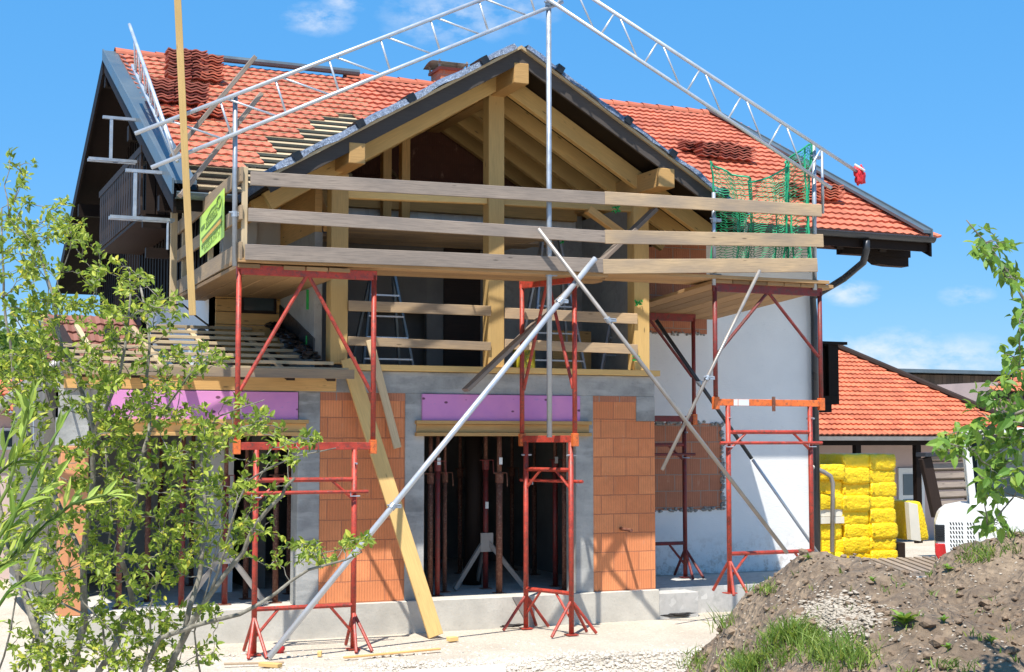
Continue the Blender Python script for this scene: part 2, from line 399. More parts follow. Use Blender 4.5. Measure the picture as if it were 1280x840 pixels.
for i in range(9000):
    p=at(rnd.uniform(150,900),790+rnd.random()**.8*70,Z=0)
    if p.y>-.9 or (p.y>-2.0 and rnd.random()<.5): continue
    sz=rnd.choice([.008,.011,.015,.02,.028])
    z=.05*noise.fractal(Vector((p.x*.4,p.y*.4,3)),1,2,4)-.02+(.07*math.exp(-((p.y+3.3)/.9)**2) if p.y<-2.2 else 0)
    gr.rock((p.x,p.y,z+sz*.3),sz)
tag(gr.build('gravel',M['stone'],kind='stuff'),'loose pale gravel covering the ground before the plinth','gravel')
# ------------------------------------------------------------------ HOUSE
H=thing('unfinished_house','half renovated alpine house with open timber gable above brick and concrete ground floor','house',(-1,2,0))
def part(name,mb,mat,bevel=0,smooth=False,parent=None,label=None):
    o=mb.build(name,M[mat] if isinstance(mat,str) else mat,parent or H,bevel=bevel,smooth=smooth)
    if label:o['label']=label
    return o
# plinth + floor
part('plinth',MB().box(-7.75,.02,-.06,.35,-.3,.385),'plinth',.008)
part('floor_slab',MB().box(-7.7,0,.352,6,.2,.38).box(.022,.62,-.05,.3,-.3,.33).box(.022,4.6,.302,1.9,-.3,.36),'slab',.005)
# concrete frame
cc=MB()
cc.box(-7.7,0.0,0,.3,2.95,3.22)           # ring beam
cc.box(-4.913,-4.64,0,.3,.385,2.95);cc.box(-3.545,-3.29,0,.3,.385,2.95);cc.box(-1.18,-.925,0,.3,.385,2.95)
cc.box(-7.7,-4.913,.04,.3,2.62,2.95);cc.box(-3.29,-1.18,.04,.3,2.62,2.95)
cc.box(-.28,0.0,-.003,.3,2.62,2.95);cc.box(-7.7,-7.36,.0,.3,2.3,2.95)
part('concrete_frame',cc,'concrete',.006)
part('brick_pier',MB().box(-4.64,-3.545,.012,.3,.385,2.9),'brick',.004)
part('brick_pier',MB().box(-.925,0.0,.006,.3,.385,2.617).box(-.925,-.282,.006,.3,.617+2,2.9),'brick',.004)
part('brick_course',MB().box(-4.64,-3.545,.004,.2,2.85,2.95),'brickdark',.003);part('brick_course',MB().box(-.925,-.282,-.002,.2,2.87,2.95),'brickdark',.003)
part('corner_pier',MB().box(-7.66,-7.36,-.01,.3,.385,2.3),'orangeplaster',.01)
part('foam_board',MB().box(-3.33,-1.13,-.03,.04,2.61,2.945),'xps',.004,label='pink foam board over the central doorway')
part('foam_board',MB().box(-7.15,-4.925,-.03,.04,2.61,2.945),'xps',.004,label='pink foam board over the left opening')
f=MB();f.bar((-3.42,-.03,2.59),(-.98,-.03,2.59),.09,.045);f.bar((-3.42,-.03,2.44),(-.98,-.03,2.44),.09,.045);f.bar((-3.40,-.01,2.515),(-1.0,-.01,2.515),.03,.1)
part('formwork_beam',f,'fresh2',.003)
f=MB();f.bar((-7.3,-.03,2.59),(-4.8,-.03,2.59),.09,.045);f.bar((-7.3,-.03,2.44),(-4.8,-.03,2.44),.09,.045);f.bar((-7.3,-.01,2.515),(-4.82,-.01,2.515),.03,.1)
part('formwork_beam',f,'fresh2',.003)
# interior walls / ceiling of ground floor
for bx in ((-7.7,0,5.9,6.1,.38,3),(-7.7,-7.5,1.5,5.9,.38,3),(-.2,0,.302,5.9,.38,2.97),(-4.95,-4.75,2.2,5.9,.38,2.97)): part('interior_wall',MB().box(*bx),'shadeplaster')
part('ceiling_slab',MB().box(-7.7,0,.302,6.1,2.98,3.2),'shadeplaster')
# main walls of the upper storeys
WX0,WX1,WY=-5.55,4.02,1.95
part('front_wall',MB().box(0.002,WX1,WY,WY+.3,.36,5.6),'wallwhite')
sp=MB();sp.box(-5.5,WX1,WY+.32,WY+.4,3.2,5.5);part('inner_wall',sp,'shadeplaster')
part('brick_patch',MB().box(.01,2.24,WY-.006,WY+.02,1.32,2.62),'brickdark',label='exposed brown brick strip behind the scaffold')
part('brick_patch',MB().box(.01,2.0,WY-.006,WY+.02,3.98,5.4),'brickdark',label='exposed brick band under the scaffold deck')
n=MB()
for i in range(70):
    x=rnd.uniform(.4,2.3);n.rock((x,WY-.012,2.62+rnd.uniform(-.02,.03)),.028)
    n.rock((rnd.uniform(.4,2.24),WY-.012,1.32+rnd.uniform(-.02,.03)),.03);n.rock((2.24+rnd.uniform(-.02,.04),WY-.012,rnd.uniform(1.32,2.62)),.03)
    n.rock((rnd.uniform(.4,2.0),WY-.012,3.98+rnd.uniform(-.03,.02)),.022)
part('mortar_edge',n,'cement')['kind']='stuff'
part('side_wall',MB().box(WX0,WX0+.3,WY,12.2,-.2,4.6),'white');part('side_wall',MB().box(WX1-.3,WX1,WY+.3,12.2,-.2,5.6),'white')
# dark timber gable (left)
mz=lambda y:5.5+.515*(y-.85)
gp=MB();gp.prism([(WX0-.05,WY,4.45),(WX0-.05,12.3,4.45),(WX0-.05,12.3,5.5),(WX0-.05,7.2,8.55),(WX0-.05,WY,5.9)],(.12,0,0))
for i in range(40):
    y=2.0+i*.26; zt=min(5.85+.515*(y-2),8.5-.515*(y-7.2)) if y<=12.2 else 5
    gp.bar((WX0-.075,y,4.42),(WX0-.075,y,zt),.025,.05)
part('gable_cladding',gp,'brown')
gp=MB();gp.prism([(WX1+.003,WY,5.5),(WX1+.003,12.2,5.5),(WX1+.003,7.2,8.5)],(-.1,0,0));part('gable_wall',gp,'white')
part('gable_window',MB().box(WX0-.03,WX0+.05,7.0,8.2,3.3,4.3),'glass')
# left strip of front wall with boarded panel and window
bp=MB()
for i in range(9): bp.bar((-5.53,WY-.03,3.3+i*.17),(-4.55,WY-.03,3.3+i*.17),.04,.163)
part('board_panel',bp,'fresh2',.004)
w=part('window',MB().box(-5.2,-4.72,WY-.07,WY-.04,4.05,4.38),'brown2');part('pane',MB().box(-5.16,-4.76,WY-.085,WY-.072,4.09,4.34),'glass',parent=w)
part('door_panel',MB().box(-5.45,-5.0,WY-.06,WY,4.85,5.6),'whitepaint');
part('front_wall',MB().box(-5.55,-4.5,WY,WY+.3,3.2,5.7),'white')
# loggia: floor, side walls, back wall
part('balcony_floor',MB().box(-4.62,0,.302,WY,3.201,3.26),'cement')
part('sill_beam',MB().bar((-4.3,.04,3.262),(.05,.04,3.262),.22,.075),'fresh',.004)
part('loggia_side_wall',MB().box(-4.66,-4.56,.24,WY,3.24,4.95),'cement')
part('loggia_side_panel',MB().box(-4.66,-4.57,.24,WY,4.952,5.65),'fresh2')
part('loggia_side_wall',MB().box(-.12,0,.24,WY,3.27,5.6),'cement')
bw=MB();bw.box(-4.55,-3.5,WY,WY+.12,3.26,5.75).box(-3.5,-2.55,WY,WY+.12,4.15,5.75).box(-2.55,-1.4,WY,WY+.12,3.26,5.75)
part('loggia_back_wall',bw,'shadeplaster');part('loggia_back_wall',MB().box(-1.398,-.12,WY,WY+.12,3.26,5.75),'cement')
jb=MB();pts=[(-4.5,WY-.02,5.35)];x=-4.5
part('brick_column',MB().box(-2.3,-1.75,WY-.03,WY+.0,3.26,5.38),'brown2')
top=[];bot=[];x=-4.5
while x<-.2: top.append((x,WY-.035,5.73));bot.append((x,WY-.035,5.42+.06*noise.fractal(Vector((x*5,0,0)),1,2,3)));x+=.06
mbj=MB()
for a in range(len(top)-1): mbj.prism([bot[a],bot[a+1],top[a+1],top[a]],(0,.03,0))
part('plaster_band',mbj,'white')
gt=MB()
for z in (3.42,4.0,4.5): gt.bar((-4.665,.5,z),(-4.665,.5,z+.25),.05,.02,(0,1,0))
for (px,py) in ((770,262),(800,378),(796,449),(648,450),(700,300)):
    p=at(px,py,Y=-.04 if px>760 else .8)
    for k in range(7): gt.bar(p+Vector((rnd.uniform(-.06,.06),0,rnd.uniform(-.05,.05))),p+Vector((rnd.uniform(-.08,.08),0,rnd.uniform(-.05,.05))),.02,.015)
part('green_tape',gt,'greentape')
# timber frame of the gable
for x0,x1,z0,z1 in ((-4.52,-4.30,3.3,5.66),(-2.42,-2.20,3.3,7.0),(-.30,-.07,3.3,5.66)):
    part('post',MB().bar(((x0+x1)/2,.1,z0),((x0+x1)/2,.1,z1),abs(x1-x0),.2,(0,1,0)),'fresh',.006)
part('collar_beam',MB().bar((-4.3,.1,5.42),(-2.42,.1,5.47),.1,.1).bar((-2.2,.1,5.47),(-.3,.1,5.5),.1,.1),'fresh',.004)
GX=-2.31; GY0=-.74; GZ=7.16; GS=.585    # underside of boarding at ridge
part('ridge_purlin',MB().bar((GX+.02,-.76,GZ-.2),(GX+.02,4.6,GZ-.2),.2,.26),'fresh2',.008)
part('side_purlin',MB().bar((-4.43,-.76,5.775),(-4.43,2.2,5.78),.2,.25),'fresh2',.008)
part('side_purlin',MB().bar((-.22,-.76,5.785),(-.22,2.2,5.79),.24,.25),'fresh2',.008)
part('knee_brace',MB().bar((-.36,.1,5.1),(-.95,.1,5.45),.1,.12,(0,1,0)),'fresh2',.004)
part('knee_brace',MB().bar((-4.5,.2,5.0),(-4.5,.9,5.65),.1,.12),'fresh2',.004)
# rafters of the cross gable
for i,y in enumerate([-.12,.5,1.12,1.74,2.3]):
    for sgn,xe in ((-1,-5.42),(1,.85)):
        n_r=Vector((sgn*GS,0,1)).normalized()
        a=Vector((GX+sgn*.02,y,GZ-.02))-n_r*.11; b=Vector((xe,y,GZ-abs(xe-GX)*GS-.02))-n_r*.11
        part('rafter',MB().bar(a,b,.10,.22,n_r),'fresh',.004)
for x in(-3.25,-2.98): part('stud',MB().bar((x,1.7,5.3),(x,1.7,6.6),.12,.14,(0,1,0)),'fresh2',.004)
part('cross_beam',MB().bar((-4.3,1.8,5.65),(-.3,1.8,5.65),.12,.2).bar((-4.3,1.75,5.9),(-2.5,1.75,6.9),.1,.16,(0,1,0)),'fresh2',.004)
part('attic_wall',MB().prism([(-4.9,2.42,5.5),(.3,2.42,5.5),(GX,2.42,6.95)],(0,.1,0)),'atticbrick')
# boarding + membrane + fascia of the cross gable
for sgn,xe in ((-1,-5.50),(1,.95)):
    n_r=Vector((sgn*GS,0,1)).normalized()
    T=lambda x,o:Vector((x,0,GZ-abs(x-GX)*GS))+n_r*o
    def slab(y0,y1,o0,o1,xa=GX,xb=xe,mb=None):
        mb=mb or MB();P=[T(xa,o0),T(xb,o0),T(xb,o1),T(xa,o1)]
        if xa==GX: P[3]=Vector((GX,0,GZ+o1*math.sqrt(1+GS*GS)));P[0]=Vector((GX,0,GZ+o0*math.sqrt(1+GS*GS)))
        P=[p+Vector((0,y0,0)) for p in P]
        if sgn>0:P=P[::-1]
        return mb.prism(P,(0,y1-y0,0))
    part('roof_boarding',slab(-.70,5.0,0,.03),'brown')
    fb=slab(-.60,5.2,.033,.12)
    part('roof_underlay',fb,'membrane')
    part('fascia',slab(-.75,-.71,-.07,.11),'fascia',.003)
    part('fascia_lath',slab(-.80,-.752,.09,.125),'pale')
    # crinkled membrane edge
    mbm=MB();L=40
    ring=[]
    for i in range(L+1):
        x=GX+(xe-GX)*i/L
        j=lambda k:noise.noise(Vector((x*4,k*2.3,sgn)))*.028
        ring.append([T(x,.122+j(1))+Vector((0,-.83+j(2),0)),T(x,.185+j(3)*.8)+Vector((0,-.80+j(4),0)),T(x,.20+j(5)*.8)+Vector((0,-.62+j(6),0)),T(x,.125)+Vector((0,-.5,0))])
    vs=[p for r_ in ring for p in r_];fs=[]
    for i in range(L):
        for k in range(4):
            q=(i*4+k,i*4+(k+1)%4,(i+1)*4+(k+1)%4,(i+1)*4+k);fs.append(q if sgn>0 else q[::-1])
    mbm.add(vs,fs);part('membrane_edge',mbm,'membrane')
    for t in (.12,.42,.62,.86):
        bs=MB();x=GX+(xe-GX)*t;bs.prism([T(x,.12)+Vector((0,-.845,0)),T(x+sgn*.09,.12)+Vector((0,-.845,0)),T(x+sgn*.09,.215)+Vector((0,-.845,0)),T(x,.215)+Vector((0,-.845,0))],(0,.35,0))
        part('membrane_strap',bs,'black')
rb=MB()
for k,(dx,dz) in enumerate(((0,.36),(-.14,.30),(.12,.30),(-.35,.19))):
    rb.rock((GX+dx,-.6,GZ+dz-.09),.05,flat=.5)
# main roof
def tiles(mb,O,U,V,Nn,nc,nr,tw,th,skip=None,wave=.02,seg=8,two=2,lift=.035):
    O=Vector(O);U=Vector(U).normalized();V=Vector(V).normalized();Nn=Vector(Nn).normalized()
    for r_ in range(nr):
        for c in range(nc):
            if skip and skip(c,r_,O+U*((c+.5)*tw)+V*((r_+.5)*th)):continue
            jx,jn=rnd.uniform(-.004,.004),rnd.uniform(-.004,.006)
            lo=[];hi=[];fr=[]
            for k in range(seg+1):
                t=k/seg;h=wave*(.5+.5*math.cos(2*math.pi*two*t))
                p=O+U*(c*tw+t*tw+jx)+V*(r_*th)
                lo.append(p+Nn*(h+lift+jn)-V*.02);hi.append(p+V*(th+.01)+Nn*(h+jn*.3));fr.append(p+Nn*(h+jn-.0)-V*.018)
            vs=lo+hi+fr;m=seg+1
            fs=[(k,k+1,m+k+1,m+k) for k in range(seg)]+[(2*m+k,2*m+k+1,k+1,k) for k in range(seg)]+[(2*m,0,m),(seg,2*m+seg,m+seg)]
            mb.add(vs,fs)
MS=.515;ml=math.hypot(1,MS);MV=Vector((0,1/ml,MS/ml));MN=Vector((0,-MS/ml,1/ml));RO=Vector((-6.12,.85,5.52));TH=.29;TW=.30
nrow=int((7.2-.85)*ml/TH);ncol=int((5.28+6.12)/TW)+1
def on_roof(px,py):
    d=ray(px,py);t=(RO-CAM).dot(MN)/d.dot(MN);p=CAM+d*t;return p.x,(p-RO).dot(MV)/TH
stp=[on_roof(*q) for q in ((215,208),(330,208),(332,176),(378,174),(380,150),(430,148),(432,132),(500,128))]
def gone(c,r_,p):
    if abs(p.x-GX)*GS< (GZ+.2-p.z): return True
    if p.x<GX-.5:
        x=p.x
        if x<stp[0][0]: return r_+.5<stp[0][1]
        for a,b in zip(stp,stp[1:]):
            if a[0]<=x<=b[0]:
                k=(x-a[0])/max(1e-6,b[0]-a[0]); return r_+.5<a[1]+(b[1]-a[1])*k
    return False
tm=MB();tiles(tm,RO,(1,0,0),MV,MN,ncol,nrow,TW,TH,gone)
roof=part('roof',MB().prism([(-6.2,.8,5.44),(-6.2,.8,5.47),(-6.2,7.2,8.74),(-6.2,7.2,8.70)],(1.0,0,0)).prism([(5.3,.8,5.44),(5.3,7.2,8.70),(5.3,7.2,8.74),(5.3,.8,5.47)],(-4.3,0,0)).prism([(-5.2,2.6,6.37),(-5.2,2.6,6.4),(-5.2,7.2,8.74),(-5.2,7.2,8.70)],(6.2,0,0)).prism([(-6.3,7.2,8.70),(-6.3,7.2,8.76),(-6.3,13.7,5.42),(-6.3,13.7,5.36)],(11.6,0,0)),'brown')
part('roof_tiles',tm,'tile',parent=roof)
bt=MB()
for i in range(nrow):
    y=RO.y+i*TH/ml;z=RO.z+i*TH*MS/ml
    def seg(x0,x1):
        if x1-x0>.2: bt.bar((x0,y,z-.0),(x1,y,z-.0),.085,.04,MN)
    xg=GX-max(0,(GZ+.2-z))/GS
    seg(-6.0,min(xg,4))
    if i<5: seg(-6.0,min(xg,-5.3))
part('roof_battens',bt,'pale',parent=roof)
bt=MB()
for x in (-5.8,-5.05,-4.4,-3.7,-3.0):
    z1=mz(6.8);y0=.9
    bt.bar((x,y0 if x<-5.4 else 1.9,mz(y0 if x<-5.4 else 1.9)-.03),(x,6.5,mz(6.5)-.03),.06,.03,MN)
part('counter_battens',bt,'pale',parent=roof)
part('roof_underboard',MB().prism([(-6.05,.95,5.5),(-6.05,7.1,8.67),(-6.05,7.1,8.685),(-6.05,.95,5.515)],(.8,0,0)),'board',parent=roof)
# ridge tiles
rg=MB();x=-6.15
while x<5.2:
    if -4.6<x<-2.3 and rg.v: part('ridge_tiles',rg,'tile',parent=roof);rg=MB()
    if not(-4.6<x<-2.3):
        a=[];b=[];n=8
        for e,(xx,rr) in enumerate(((x,.125),(x+.36,.105))):
            for k in range(n+1):
                t=math.pi*k/n;(a if e==0 else b).append((xx,7.2+rr*math.cos(t)*1.1,8.74+rr*math.sin(t)))
        rg.add(a+b,[(k,k+1,n+2+k,n+1+k) for k in range(n)])
    x+=.33
part('ridge_tiles',rg,'tile',parent=roof)
part('ridge_roll',MB().tube([(-5.2,6.95,8.80),(-2.0,6.95,8.80)],.06),'tin',parent=roof)
# verge sheets
vl=MB();vl.prism([(-6.33,.70,5.56),(-6.33,7.2,8.80),(-6.33,7.2,8.76),(-6.33,.70,5.52)],(.29,0,0))
vl.prism([(-6.35,.68,5.58),(-6.35,7.2,8.82),(-6.35,7.2,8.64),(-6.35,.68,5.38)],(.025,0,0))
part('verge_flashing',vl,'tin',parent=roof)
part('verge_board',MB().prism([(-6.32,.74,5.15),(-6.32,.74,5.46),(-6.32,7.2,8.68),(-6.32,7.2,8.44)],(.04,0,0)),'brown',parent=roof);part('verge_board',MB().prism([(-6.34,13.75,5.15),(-6.34,13.75,5.40),(-6.34,7.2,8.68),(-6.34,7.2,8.4)],(.04,0,0)),'brown',parent=roof);part('verge_board',MB().prism([(5.28,.74,5.20),(5.28,.74,5.46),(5.28,7.2,8.74),(5.28,7.2,8.50)],(.04,0,0)),'brown',parent=roof)
vr=MB();vr.prism([(5.2,.78,5.62),(5.2,7.2,8.90),(5.2,7.2,8.86),(5.2,.78,5.57)],(.17,0,0));vr.prism([(5.345,.76,5.64),(5.345,7.2,8.92),(5.345,7.2,8.76),(5.345,.76,5.46)],(.025,0,0))
part('verge_flashing',vr,'tin',parent=roof)
# soffit rafters/beams right eave & purlin ends
sf=MB();sf.bar((.95,.80,5.36),(5.3,.80,5.36),.04,.16)
for x in (1.3,2.1,2.9,3.7,4.5): sf.bar((x,.85,5.32),(x,2.0,5.86),.12,.16)
sf.bar((4.0,1.3,5.36),(5.3,1.3,5.36),.16,.24);sf.prism([(4.55,1.25,5.22),(4.7,1.25,5.12),(4.9,1.25,5.1),(5.28,1.25,5.1),(5.28,1.25,5.3),(4.5,1.25,5.3)],(0,.18,0))
sf.box(.95,5.28,.85,2.0,5.415,5.438)
part('eave_timber',sf,'brown')
def gutter(x0,x1,y,z,r_,mat,name='gutter'):
    m=MB();a=[];b=[];n=8
    for xx,l in ((x0,a),(x1,b)):
        for k in range(n+1):
            t=math.pi+math.pi*k/n;l.append((xx,y+r_*math.cos(t),z+r_*math.sin(t)))
        for k in range(n,-1,-1):
            t=math.pi+math.pi*k/n;l.append((xx,y+(r_-.008)*math.cos(t),z+(r_-.008)*math.sin(t)))
    q=len(a);m.add(a+b,[(k,(k+1)%q,q+(k+1)%q,q+k) for k in range(q)]+[tuple(range(q))[::-1],tuple(range(q,2*q))])
    m.tube([(x0,y-r_,z),(x1,y-r_,z)],.012,6)
    return part(name,m,mat)
gutter(.95,5.32,.70,5.48,.075,'gutter')
gutter(-6.3,-5.5,.70,5.40,.075,'tin')
dp=MB();dp.tube([at(1083,300,Y=.7),at(1083,312,Y=.72),at(1079,328,Y=.85),at(1055,348,Y=1.3),at(1016,372,Y=1.85),(3.9,1.85,4.3),(3.9,1.86,.6)],.055,10)
part('downpipe',dp,'gutter',smooth=True)
# left eave soffit
for a_ in (((-6.2,.85,5.28),(-6.2,2.2,5.9),.1,.16),((-5.9,.85,5.28),(-5.9,2.2,5.9),.1,.16),((-6.3,.8,5.3),(-5.5,.8,5.3),.04,.2),((-6.3,1.9,5.45),(-5.0,1.9,5.45),.14,.2),((-6.3,4.6,6.9),(-5.5,4.6,6.9),.16,.22),((-6.3,7.2,8.3),(-5.5,7.2,8.3),.16,.24),((-6.3,10.4,6.6),(-5.5,10.4,6.6),.16,.22)): part('eave_timber',MB().bar(*a_),'brown')
# balcony on left gable
b=MB();b.box(-6.3,-5.6,3.2,7.4,5.45,5.55);b.box(-6.33,-6.26,3.2,7.4,6.36,6.46)
bal=part('balcony',b,'brown2')
bb=MB();y=3.22
while y<7.3:
    w_=.19
    prof=[(0,0),(w_,0),(w_*.8,.12),(w_,.25),(w_*.82,.5),(w_,.68),(w_,.86),(0,.86),(.2*w_,.68),(0,.5),(.2*w_,.25),(0,.12)]
    bb.prism([(-6.32,y+a,5.5+z) for a,z in prof],(.03,0,0));y+=.23
part('baluster',bb,'brown2',parent=bal,label='row of dark fretwork balcony boards')
bb=MB()
for i in range(5):
    x=-6.25+i*.14;bb.box(x,x+.12,3.17,3.2,5.5,6.36)
part('end_panel',bb,'brown2',parent=bal)
b=MB();b.bar((-6.25,3.15,4.95),(-5.6,3.15,4.95),.1,.14);b.bar((-6.3,3.15,5.38),(-5.5,3.15,5.38),.12,.16);part('balcony_beam',b,'brown',parent=bal)
# right side dark balcony box
b=MB();b.box(4.05,5.45,3.5,3.56,3.12,3.95);b.box(4.05,5.5,3.42,3.7,2.98,3.12);b.box(5.38,5.52,3.45,7.5,2.98,4.0);b.box(4.03,5.66,3.38,7.6,4.0,4.05);b.box(4.8,5.3,3.36,3.6,2.84,2.98);b.box(5.28,5.38,3.4,3.5,3.12,4.0)
part('side_balcony',b,'brown')
# chimneys
def chim(px0,px1,py,Y,nm):
    a=at(px0,py,Y=Y);b_=at(px1,py,Y=Y);w_=b_.x-a.x
    c=MB();c.box(a.x+.12,b_.x-.12,Y,Y+.5,a.z-1.3,a.z-.18);ch=part('chimney',c,'brickdark',.01)
    k=MB();k.box(a.x+.08,b_.x-.08,Y-.04,Y+.54,a.z-.22,a.z-.17);part('chimney_slab',k,'tileold',parent=ch)
    k=MB();n=8;A_=[];B_=[]
    for i in range(n+1):
        t=i/n;yy=Y-.1+.7*t;zz=a.z-.09+.07*math.sin(math.pi*t);A_.append((a.x,yy,zz));B_.append((b_.x,yy,zz))
    k.add(A_+B_,[(i,i+1,n+2+i,n+1+i) for i in range(n)]+[(n+1+i,n+2+i,i+1,i) for i in range(0)])
    for xx in (a.x+.1,b_.x-.1):
        for yy in (Y,Y+.5): k.bar((xx,yy,a.z-.18),(xx,yy,a.z-.03),.03,.03)
    part('chimney_hood',k,'zinc',parent=ch)
chim(424,482,92,7.9,'');chim(543,590,71,7.0,'')
# --------------- pent roof over left ground floor
EX0,EX1=-7.72,-4.42
pent=part('pent_roof',MB().prism([(EX0,-.45,3.14),(EX0,-.45,3.17),(EX0,2.0,3.84),(EX0,2.0,3.81)],(.02,0,0)),'board')
for i in range(8):
    y=-.42+i*.33; z=3.20+(y+.45)*.275
    xl=EX0 if i<4 else -6.9+(i-4)*.2
    xr=EX1-.09*i
    part('pent_batten',MB().bar((xl,y,z),(xr,y,z),.055,.04,(0,0,1)),'pale',.003,parent=pent)
m=MB()
for x in (-7.5,-6.9,-6.3,-5.7,-5.1,-4.6): m.bar((x,-.35,3.10+.03),(x,2.0,3.77),.10,.12)
part('pent_rafters',m,'brown2',parent=pent)
m=MB()
for x in (-7.3,-6.6,-5.9,-5.2): m.bar((x,-.4,3.19),(x,1.9,3.82),.06,.03)
part('pent_counter_battens',m,'pale',parent=pent)
part('pent_fascia',MB().bar((EX0,-.5,3.15),(EX1+.05,-.5,3.15),.035,.11),'board',.003,parent=pent)
part('pent_wallboard',MB().box(-7.65,-4.45,-.032,-.002,2.96,3.19),'fresh2',parent=pent)
m=MB()
m.prism([(-4.66,.2,3.4),(-4.66,1.95,3.85),(-4.66,1.95,4.2),(-4.66,.2,3.62)],(-.02,0,0));
for i in range(60):
    t=i/60;m.rock((-4.75+rnd.uniform(-.1,.05),.0+t*1.9,3.38+t*.52+rnd.uniform(-.02,.04)),.09,flat=.4)
part('sealing_film',m,'black',parent=pent)
# eave downpipe that bends away to the left
dp=MB();dp.tube([at(78,452,Y=-.55),at(66,458,Y=-.55),at(52,470,Y=-.5),at(28,484,Y=-.4),at(4,506,Y=-.3),at(-30,530,Y=-.25)],.06,10);part('downpipe',dp,'zinc',smooth=True)
dp=MB();dp.tube([at(42,474,Y=-.6),at(42,560,Y=-.6)],.008,6);part('gutter_wire',dp,'galv')
# stub pin sticking out of right pier
p=at(776,661,Y=0);part('pipe_stub',MB().tube([p,p+Vector((-.0,-.30,-.005))],.022,8),'rust')
part('reinforcement_bracket',MB().prism([(-2.12,-.065,.38),(-1.86,-.065,.36),(-1.97,-.065,.13)],(0,-.01,0)),'zinc')
# cable on wall
m=MB();m.tube([at(196,368,Y=1.8),at(210,382,Y=1.8),at(228,380,Y=1.8),at(245,395,Y=1.8),at(262,408,Y=1.8)],.012,6);part('cable',m,'black')
# ------------------------------------------------------------------ SCAFFOLD TRESTLES
def trestle(label,O,D,W,zb,zm,zt,ins=.12,mid='red',mats=('red','red'),feet=True,back=(0,1,0)):
    O=Vector(O);D=Vector(D).normalized();Pp=Vector((-D.y,D.x,0))
    t=thing('scaffold_trestle',label,'scaffold frame',(O.x,O.y,zb),0,'red steel scaffold trestles')
    P=lambda s,z,o=0:Vector((O.x,O.y,0))+D*s+Vector((0,0,z))+Pp*o
    up,lo=mats
    for s in (0,W): MB().tube([P(s,zm-.08),P(s,zt)],.03,10).build('upper_leg',M[up],t,smooth=True)
    MB().bar(P(-.03,zt+.0),P(W+.03,zt),.05,.11).build('head_bar',M[up],t,bevel=.004)
    MB().tube([P(W/2-.02,zt-.05),P(0.03,zm+.62)],.022,8).build('brace',M[up],t)
    MB().tube([P(W/2+.02,zt-.05),P(W-.03,zm+.62)],.022,8).build('brace',M[up],t)
    MB().bar(P(.02,zm),P(W-.02,zm),.05,.085).build('middle_bar',M[mid],t,bevel=.004)
    for s in (0,W): MB().bar(P(s,zm-.09),P(s,zm+.07),.075,.075,(0,1,0)).build('socket',M['orange'],t,bevel=.004)
    a,b=ins,W-ins
    for s,sg in ((a,-1),(b,1)):
        MB().tube([P(s,zb+.02),P(s,zm-.04)],.032,10).build('lower_leg',M[lo],t,smooth=True)
        for (ds,do) in ((sg*.10,-.30),(-sg*.05,-.33),(sg*.02,.36)):
            MB().tube([P(s,zb+.42),P(s+ds*1.3,zb+.01,do)],.02,8).build('foot_strut',M[lo],t)
        MB().box(P(s,0).x-.07,P(s,0).x+.07,P(s,0).y-.07,P(s,0).y+.07,zb,zb+.012).build('foot_plate',M[lo],t)
    for z,o in ((zm-.38,0),(zm-.52,-.05),(zb+.50,0)):
        MB().tube([P(a-.15 if o else a,z,o),P(b+.15 if o else b,z,o)],.02 if o else .026,8).build('cross_tube',M[lo],t)
    for s,sg in ((a,1),(b,-1)):
        MB().tube([P(s,zb+.18),P(s+sg*.28,zb+.5)],.017,6).build('knee_tube',M[lo],t)
        MB().tube([P(s,zm-.62),P(s+sg*.28,zm-.38)],.017,6).build('knee_tube',M[lo],t)
    for s in (a,b):
        pins=MB()
        c=P(s,zm-.52,-.06);pins.tube([c+D*.05,c-D*.06,c-D*.06-Vector((0,0,.05)),c+D*.05-Vector((0,0,.05))],.008,6)
        pins.build('locking_pin',M['galv'],t)
        pins=MB();pins.tube([P(s,zm-.20,-.09),P(s,zm-.20,.07)],.012,6);pins.build('bolt',M['galv'],t)
    return t
trestle('bright red scaffold trestle left of the leaning plank, behind the bush',(-5.92,-1.15,0),(1,0,0),1.58,.0,2.3,4.27,.22)
trestle('red scaffold trestle turned sideways in front of the central doorway',(-1.74,-1.12,0),(-.30,.87,0),.95,.0,2.38,4.36,.07)
tr=trestle('red scaffold trestle with orange middle bar before the white wall',(.25,-1.15,0),(1,0,0),1.62,.42,2.85,4.33,.18,mid='orange',mats=('redold','red'))
trestle('dark red rear scaffold trestle standing close to the white wall',(-.05,1.42,0),(1,0,0),1.5,.37,2.68,4.17,.17,mid='redold',mats=('redold','redold'))
for c0,c1,mt in ((.50,.56,'white'),(.57,.73,'whitepaint')):
    MB().box(c0,c1,-1.182,-1.178,2.81,2.89).build('sticker',M[mt],tr)
MB().bar((1.1,-1.19,2.74),(1.1,-1.19,2.93),.04,.02,(0,1,0)).build('wedge',M['rust'],tr)
# ------------------------------------------------------------------ decks
def deck(label,planks,th=.045,mat='ply'):
    p0=Vector(planks[0][0]);t=thing('scaffold_deck',label,'scaffold deck',p0)
    for p,q,w_ in planks: MB().bar(p,q,w_,th,(0,0,1)).build('plank',M[mat],t,bevel=.003)
    return t
pl=[]
for i,y in enumerate((-1.14,-.87,-.60)):
    pl.append(((-5.95,y,4.365),(-1.35+i*.1,y,4.40),.255));pl.append(((-1.5+i*.07,y,4.45),(2.0 if i else 1.95,y,4.455),.255))
deck('long plank walkway running along the whole balcony front',pl)
pl=[]
for i in range(5): 
    x=-5.82+i*.262;pl.append(((x,-1.2+rnd.uniform(-.03,.03),4.335 if i else 4.335),(x,2.45+rnd.uniform(-.1,.1),4.30),.25))
dk=deck('board platform left of the balcony, above the unfinished pent roof',[((a[0],a[1]+.0,a[2]-.025),(b_[0],b_[1],b_[2]-.025),w_) for a,b_,w_ in pl])
